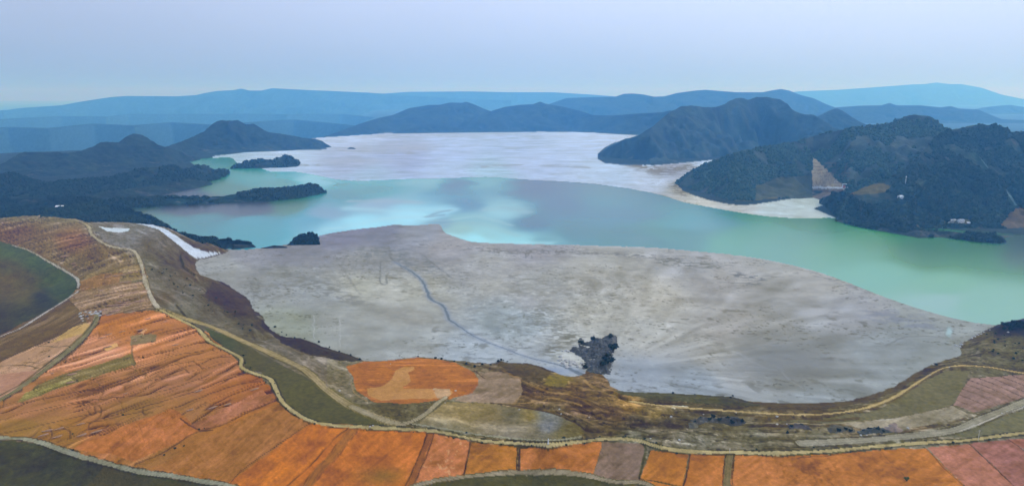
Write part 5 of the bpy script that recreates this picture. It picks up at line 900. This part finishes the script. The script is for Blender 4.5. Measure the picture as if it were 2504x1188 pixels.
# rubble heap with the dark pit where the double track ends
x_, y_, z_ = gp(213, 774)
t = thing('well_shaft', 'round dark well opening in the grey rubble at the upper end of the double track', 'well', (x_, y_, z_))
V_, F_ = [], []; n_ = 20
for k_ in range(n_):
    a_ = 2 * math.pi * k_ / n_
    V_ += [(2.1 * math.cos(a_), 2.1 * math.sin(a_), -1), (2.1 * math.cos(a_), 2.1 * math.sin(a_), .7), (1.7 * math.cos(a_), 1.7 * math.sin(a_), .7), (1.7 * math.cos(a_), 1.7 * math.sin(a_), -1)]
for k_ in range(n_):
    a_ = 4 * k_; b_ = 4 * ((k_ + 1) % n_); F_ += [(a_, b_, b_ + 1, a_ + 1), (a_ + 1, b_ + 1, b_ + 2, a_ + 2), (a_ + 2, b_ + 2, b_ + 3, a_ + 3)]
poly_mesh('rim', V_, F_, M_ROCKD, t)
poly_mesh('opening', [(1.75 * math.cos(2 * math.pi * k_ / n_), 1.75 * math.sin(2 * math.pi * k_ / n_), .35) for k_ in range(n_)], [tuple(range(n_))], mat('black_shade_pit', (.008, .008, .008), bump=0), t)  # flat black disc inside the rim, painted shade instead of a deep shaft
pg = [make_rock('boulder', 'grey white boulder in the rubble heap around the dark well', 'boulder', 1.9, 40 + k, M_ROCKP, gp(196 + 22 * k, 765), 'boulders round the dark well') for k in range(2)]
for px_, py_, s_ in [(197, 773, 1.1), (201, 779, 1.0), (204, 768, .8), (218, 766, .9), (225, 769, 1), (232, 766, 1.2), (240, 768, 1.4), (244, 773, 1.1), (209, 763, .8), (216, 779, .6), (203, 785, .7), (236, 762, 1), (246, 763, 1.0), (223, 762, .7), (194, 768, .7)]:
    dup(pg[int(px_) % 2], gp(px_, py_), rr0.uniform(0, 6), s_)
# pale earth heaps and slabs scattered over the terraces
ph = [make_rock('earth_heap', 'pale elongated earth heap lying along the terrace furrows above the double track', 'earth heap', 2.4, 50 + k, M_ROCKO, gp(270 + 14 * k, 745), 'pale heaps on the upper terraces', (2.6, .9, .55)) for k in range(3)]
for px_, py_, s_ in [(255, 757, 1.4), (280, 759, 1.3), (272, 768, 1), (300, 748, .9), (318, 742, 1), (332, 736, .9), (345, 735, .9), (328, 716, 1), (352, 712, 1), (300, 722, .8), (312, 690, .9), (285, 674, 1), (300, 672, .9), (318, 668, .9), (330, 664, .8), (262, 678, .8), (250, 708, .8), (220, 712, .9), (205, 722, .7), (330, 700, .7), (280, 700, .8), (240, 720, .9), (352, 672, .7), (182, 643, .9), (186, 650, .8), (160, 627, 1.5), (300, 690, .9), (340, 690, .8), (310, 738, .8), (290, 738, .8)]:
    dup(ph[int(px_) % 3], gp(px_, py_), dir_ang + rr0.uniform(-.2, .2), s_)
ph2 = make_rock('earth_heap', 'light orange earth slab on the broad orange terraces', 'earth heap', 2.2, 60, M_ROCKO, gp(267, 846), 'light slabs on the orange terraces', (2.6, .8, .4)); ph2.rotation_euler.z = dir_ang
for px_, py_, s_ in [(365, 779, .9), (406, 784, .7), (194, 903, .6), (490, 953, 1.1), (625, 950, 1), (310, 962, .6), (285, 930, .6), (175, 933, 1), (130, 911, 1), (180, 913, 1.2), (345, 805, 1), (270, 815, .9), (300, 810, .8), (250, 826, .8), (205, 1060, 1.1), (240, 1050, 1.1), (120, 1050, 1.1), (150, 1044, 1.0), (145, 1065, 1), (110, 1062, 1), (200, 1036, .9), (470, 1000, .9), (520, 995, .9), (560, 985, .9), (330, 832, .7), (430, 842, .8)]:
    dup(ph2, gp(px_, py_), dir_ang + rr0.uniform(-.2, .2), s_)
# bushes
b0 = make_bush('bush', 'lone bright green bush in the orange field at the bottom right', 'bush', 4.2, 4.6, 90, mat('leaf_bright', (.06, .11, .03), nscale=1.5, namp=.4, bump=0), gp(2217, 1176))
bt = make_bush('bush', 'small dark shrub beside the long pale track above the orange fields', 'bush', 2.6, 1.8, 91, M_LEAF, gp(770, 1037), 'shrubs along the long pale track')
TR = [(540, 857), (562, 868), (600, 888), (612, 900), (640, 920), (672, 938), (680, 962), (700, 1000), (722, 1016), (815, 1046), (850, 1048), (930, 1040), (1010, 1056), (1110, 1072), (1180, 1084), (1225, 1088), (1300, 1092), (1385, 1090), (1430, 1086), (1466, 1068), (1530, 1068), (1576, 1076), (1605, 1084), (1655, 1108), (1720, 1112), (1850, 1100), (1990, 1096), (2080, 1106), (2180, 1094), (2330, 1084), (2420, 1076), (1140, 1058), (1380, 1070), (650, 934), (596, 870)]
for p_ in TR: dup(bt, gp(*p_), rr0.uniform(0, 6), rr0.uniform(.5, 1.15))
bu = make_bush('bush', 'small dark shrub on the eroded orange terraces', 'bush', 2.4, 1.7, 92, M_LEAF, gp(487, 1048), 'shrubs on the orange terraces')
for p_ in [(375, 696), (70, 878), (178, 1060), (180, 1102), (290, 1126), (345, 823), (300, 1014), (500, 1047), (428, 1098), (450, 1090), (402, 1112), (160, 886), (350, 872), (372, 835), (245, 942), (388, 760), (410, 774), (395, 792), (230, 928), (120, 838), (330, 905), (430, 880), (120, 872), (170, 848)]: dup(bu, gp(*p_), rr0.uniform(0, 6), rr0.uniform(.45, 1.2))
bs = make_bush('bush', 'dark low shrub on the grey brown slope below the left crest track', 'bush', 3.4, 2.2, 93, M_LEAF, gp(372, 660), 'shrubs on the slope below the crest track')
for k_ in range(46):
    u_ = rr0.random(); px_ = 360 + 250 * u_ + rr0.uniform(-8, 30); py_ = 640 + 165 * u_ + rr0.uniform(-10, 26); dup(bs, gp(px_, py_), rr0.uniform(0, 6), rr0.uniform(.4, 1.1))
bd = make_bush('bush', 'blackish shrub on the dark strip along the near tailings edge', 'bush', 3.6, 2.4, 94, M_LEAFD, gp(1226, 881), 'shrubs along the near tailings edge')
for p_ in [(1232, 881), (1219, 884), (1240, 884), (700, 820), (720, 826), (745, 828), (780, 838), (806, 850), (830, 860), (858, 869), (880, 879), (1065, 877), (1080, 879), (1110, 884), (1140, 890), (1160, 896), (1022, 873), (1645, 961), (1700, 965), (1792, 969), (1786, 972), (2290, 893), (2322, 884), (690, 812), (672, 800), (1180, 892), (1200, 892)]: dup(bd, gp(*p_), rr0.uniform(0, 6), rr0.uniform(.5, 1.3))
for lab, P, h_, tn, sd in [('dark shrubby hump on the flat left of the olive mounds', [(1690, 1026), (1710, 1018), (1745, 1020), (1790, 1018), (1822, 1026), (1824, 1036), (1800, 1042), (1770, 1036), (1740, 1034), (1700, 1036)], 4, (.055, .048, .036), 11), ('small rounded olive mound at the left tip of the shrubby hump', [(1684, 1034), (1694, 1032), (1706, 1036), (1706, 1045), (1690, 1048), (1682, 1042)], 3, (.09, .08, .05), 12),
                           ('olive brown mound with a black hollow beside the grey road', [(2020, 1046), (2030, 1038), (2050, 1038), (2075, 1042), (2094, 1048), (2092, 1056), (2060, 1060), (2028, 1058)], 4, (.10, .085, .05), 13), ('long dark mound right of the olive brown mound', [(2096, 1052), (2120, 1043), (2150, 1044), (2180, 1050), (2176, 1056), (2140, 1060), (2100, 1059)], 4, (.055, .055, .040), 14),
                           ('pointed pinkish tan heap right of the long dark mound', [(2158, 1048), (2184, 1032), (2196, 1040), (2208, 1051), (2190, 1054), (2170, 1053)], 4, (.22, .16, .12), 15), ('low eroded brown heap in the middle of the grey flat', [(1924, 1040), (1940, 1034), (1965, 1036), (1985, 1046), (1986, 1053), (1960, 1048), (1930, 1050)], 3, (.07, .055, .045), 16)]:
    mound('earth_mound', lab, 'mound', P, h_, M_EARTH, tn, sd, .8, .6)
bm_ = make_bush('bush', 'dark shrub on the humps in the middle of the right embankment', 'bush', 4.6, 3.2, 95, M_LEAFD, gp(1760, 1027), 'shrubs on the embankment humps')
for p_ in [(1715, 1024), (1735, 1026), (1780, 1024), (1800, 1028), (1815, 1032), (1745, 1021), (1700, 1030), (1790, 1034), (2068, 1050), (2052, 1054), (2080, 1054), (2125, 1050), (2145, 1050), (2160, 1054), (2110, 1054), (1935, 1044), (1960, 1040), (1926, 1058)]: dup(bm_, gp(*p_), rr0.uniform(0, 6), rr0.uniform(.6, 1.2))
# knoll at the right edge
tk = make_tree('broadleaf_tree', 'dark rounded tree on top of the knoll at the right edge', 'tree', 6, 7, 101, M_LEAFD, gp(2490, 796), 'trees on the right-hand knoll')
for p_ in [(2452, 797), (2460, 799), (2466, 797), (2480, 796), (2486, 799), (2494, 793), (2500, 796), (2506, 794), (2516, 792), (2526, 790), (2474, 803), (2492, 804), (2503, 806), (2540, 792), (2470, 808), (2456, 806)]: dup(tk, gp(*p_), rr0.uniform(0, 6), rr0.uniform(.6, 1.25))
make_conifer('conifer_tree', 'pointed conifer standing above the other trees on the right-hand knoll', 8.5, 3.6, 102, gp(2473, 797))
x_, y_, z_ = gp(2446, 800); t = thing('dead_tree', 'bare leaning dead tree at the left end of the knoll trees', 'tree', (x_, y_, z_))
V_, F_ = [], []; tube(V_, F_, [(0, 0, -.5), (-.3, 0, 3), (.2, 0, 5.2), (-.2, 0, 7.4)], [.24, .2, .14, .06]); poly_mesh('trunk', V_, F_, M_BARK, t)
for s_ in (-1, 1): V_, F_ = [], []; tube(V_, F_, [(0, 0, 4.2), (s_ * 1.1, .2, 5.6), (s_ * 1.0, .1, 6.8)], [.12, .09, .04], 5); poly_mesh('branch', V_, F_, M_BARK, t)
bk = make_bush('bush', 'grey green shrub on the slope of the right-hand knoll', 'bush', 3.2, 2, 96, M_LEAF, gp(2440, 830), 'shrubs on the right-hand knoll')
for k_ in range(34): dup(bk, gp(rr0.uniform(2400, 2550), rr0.uniform(812, 885)), rr0.uniform(0, 6), rr0.uniform(.4, 1.2))
pk = [make_rock('boulder', 'whitish boulder at the nose of the right-hand knoll', 'boulder', 1.6, 70 + k, M_ROCKP, gp(2352 - 12 * k, 838 + 8 * k), 'white boulders at the knoll nose') for k in range(2)]
for px_, py_, s_ in [(2350, 843, 1.2), (2346, 848, 1.1), (2377, 826, 1), (2384, 823, 1.2), (2391, 820, 1.2), (2398, 817, 1), (2406, 812, .8), (2420, 806, .6), (2338, 845, .8), (2464, 812, .9)]: dup(pk[px_ % 2], gp(px_, py_), rr0.uniform(0, 6), s_)
# shore trees on the dark point behind the white strip
ts = make_tree('broadleaf_tree', 'dark tree on the skyline of the wooded point beyond the white liner strip', 'tree', 10, 10, 103, M_LEAFD, tuple(hill_at('headland26', 560, 592)), 'trees on the point beyond the white strip')
for px_ in [432, 448, 462, 478, 495, 505, 520, 530, 538, 548, 556, 566, 574, 582, 588, 594, 600, 606, 612]:
    H_ = HILLS['headland26']; q_ = hill_at('headland26', px_, np.interp(px_, [430, 480, 560, 612], [574, 584, 592, 597])); dup(ts, (q_[0], q_[1], q_[2] - 1), rr0.uniform(0, 6), rr0.uniform(.55, .95))
# settlement and masts on the right shore
HS = [('small white house, leftmost in the row on the right shore', 2322, 541, 13, 8, 4, M_ROOFB), ('small white house, second from the left in the row on the right shore', 2336, 541.5, 11, 8, 4, M_ROOFB), ('white house with grey roof, third in the row on the right shore', 2350, 542.5, 12, 8, 4, M_ROOF), ('long low white building in front of the row of houses on the right shore', 2378, 548.5, 40, 11, 4, M_ROOFB), ('pale building right of the long low building', 2412, 549, 17, 10, 5, M_ROOF), ('taller pale block at the right end of the settlement', 2436, 543, 12, 11, 11, M_ROOFB)]
for lab, px_, py_, w_, d_, h_, rm in HS:
    q_ = hill_at('hill15', px_, py_); make_house('house', lab, w_, d_, h_, tuple(q_), rr0.uniform(-.15, .15), rm, 'houses of the shore settlement', nwin=1 if w_ < 14 else 3)
q_ = hill_at('hill14', 2205, 485); make_house('house', 'lone white shed with a grey roof on the bare slope below the mast', 17, 10, 5, tuple(q_), .2, M_ROOFB, nwin=2)
q_ = hill_at('headland26', 150, 510); make_house('shed', 'long white-roofed shed in the dark woods behind the left plateau', 26, 12, 4, (q_[0], q_[1], q_[2] + 2), .1, M_ROOFB, cat='shed', nwin=3)
q_ = hill_at('hill14', 2213, 451); t = thing('radio_mast', 'thin white radio mast on the dark slope above the lone shed', 'mast', tuple(q_))
V_, F_ = [], []
for k_ in range(3):
    a_ = k_ * 2.094; tube(V_, F_, [(1.6 * math.cos(a_), 1.6 * math.sin(a_), -2), (.35 * math.cos(a_), .35 * math.sin(a_), 22)], [.22, .14], 5)
for z_ in range(1, 22, 2):
    r_ = 1.6 - 1.25 * z_ / 22
    for k_ in range(3):
        a_ = k_ * 2.094; b_ = a_ + 2.094; tube(V_, F_, [(r_ * math.cos(a_), r_ * math.sin(a_), z_), (r_ * math.cos(b_), r_ * math.sin(b_), z_ + 1.5)], [.07, .07], 4)
poly_mesh('lattice_tower', V_, F_, M_STEEL, t)
V_, F_ = [], []; box(V_, F_, -.9, .9, -.9, .9, 20, 22.4); poly_mesh('antenna_panel', V_, F_, M_STEEL, t)
V_, F_ = [], []; box(V_, F_, -2.4, 2.4, -2.4, 2.4, -3, .3); poly_mesh('footing', V_, F_, M_CONC, t)
q_ = hill_at('hill13', 2066, 459); t = thing('portal_gate', 'white and red frame at the right end of the white quarry bench', 'gate', tuple(q_))
for s_ in (-1, 1): V_, F_ = [], []; box(V_, F_, s_ * 5 - .8, s_ * 5 + .8, -1, 1, -3, 9); poly_mesh('post', V_, F_, M_WALL, t)
V_, F_ = [], []; box(V_, F_, -6.5, 6.5, -1.2, 1.2, 9.02, 11); poly_mesh('crossbeam', V_, F_, M_WALL, t)
V_, F_ = [], []; box(V_, F_, -4, 4, -.5, .5, -2, 6); poly_mesh('red_panel', V_, F_, M_RED, t)
# posts by the long track
x_, y_, z_ = gp(1341, 1084); t = thing('marker_post', 'short white concrete marker post beside the long pale track near the drying pond', 'post', (x_, y_, z_))
V_, F_ = [], []; box(V_, F_, -.9, .9, -.9, .9, -.5, .5); poly_mesh('plinth', V_, F_, M_CONC, t)
V_, F_ = [], []; tube(V_, F_, [(0, 0, .5), (0, 0, 4.6)], [.55, .42], 8); poly_mesh('pillar', V_, F_, M_WALL, t)
for lab, px_, py_ in [('tall thin pale pole at the corner of the pink fields', 2391, 1078), ('shorter pale pole beside the lane between the orange fields', 1785, 1106)]:
    x_, y_, z_ = gp(px_, py_); hh = 10 if 'tall' in lab else 4; t = thing('utility_pole', lab, 'pole', (x_, y_, z_))
    V_, F_ = [], []; tube(V_, F_, [(0, 0, -.6), (0, 0, hh)], [.22, .14], 8); poly_mesh('pole', V_, F_, M_CONC, t)
    V_, F_ = [], []; box(V_, F_, -.9, .9, -.08, .08, hh - .8, hh - .6); poly_mesh('crossarm', V_, F_, M_CONC, t)
# stones beside the tracks and on the tailings
st = make_rock('stone', 'pale stone beside the tracks of the right embankment', 'stone', 1.1, 80, M_ROCKP, gp(2220, 1046), 'pale stones on the right embankment')
for p_ in [(2282, 892), (2274, 917), (2322, 898), (1900, 1018), (2504, 996), (2462, 1006), (2450, 1010), (1640, 1018), (1590, 1072), (1660, 1076), (1440, 1020), (1372, 1010), (1368, 1000), (1270, 1000), (912, 1040), (905, 1043), (955, 890), (1088, 985), (1115, 955), (1060, 952), (830, 955), (2105, 1063), (2120, 1064), (1900, 1036), (1925, 1036), (1720, 1012), (1740, 1014), (1800, 1010)]: dup(st, gp(*p_), rr0.uniform(0, 6), rr0.uniform(.5, 1.2))
# ------------------------------------------------------------------ haze: the air itself, one closed box
hv = [(x, y, z) for z in (-322, 900) for (x, y) in ((-60000, -15000), (60000, -15000), (60000, 60000), (-60000, 60000))]
hz_ = raw_mesh('haze', hv, [(0, 3, 2, 1), (4, 5, 6, 7), (0, 1, 5, 4), (1, 2, 6, 5), (2, 3, 7, 6), (3, 0, 4, 7)], mat('tmp', (1, 1, 1)), smooth=False)
hm = bpy.data.materials.new('air_haze'); hm.use_nodes = True; hn = hm.node_tree; hn.nodes.clear()
ho = hn.nodes.new('ShaderNodeOutputMaterial'); hp = hn.nodes.new('ShaderNodeVolumePrincipled')
hp.inputs['Color'].default_value = (*HAZE_RGB, 1); hp.inputs['Density'].default_value = HAZE_D; hp.inputs['Anisotropy'].default_value = 0.35
hp.inputs['Absorption Color'].default_value = (1, 1, 1, 1)
hn.links.new(hp.outputs[0], ho.inputs['Volume'])
hz_.data.materials.clear(); hz_.data.materials.append(hm); props(hz_, 'thin blue air haze over the whole reservoir landscape', 'haze', kind='stuff')
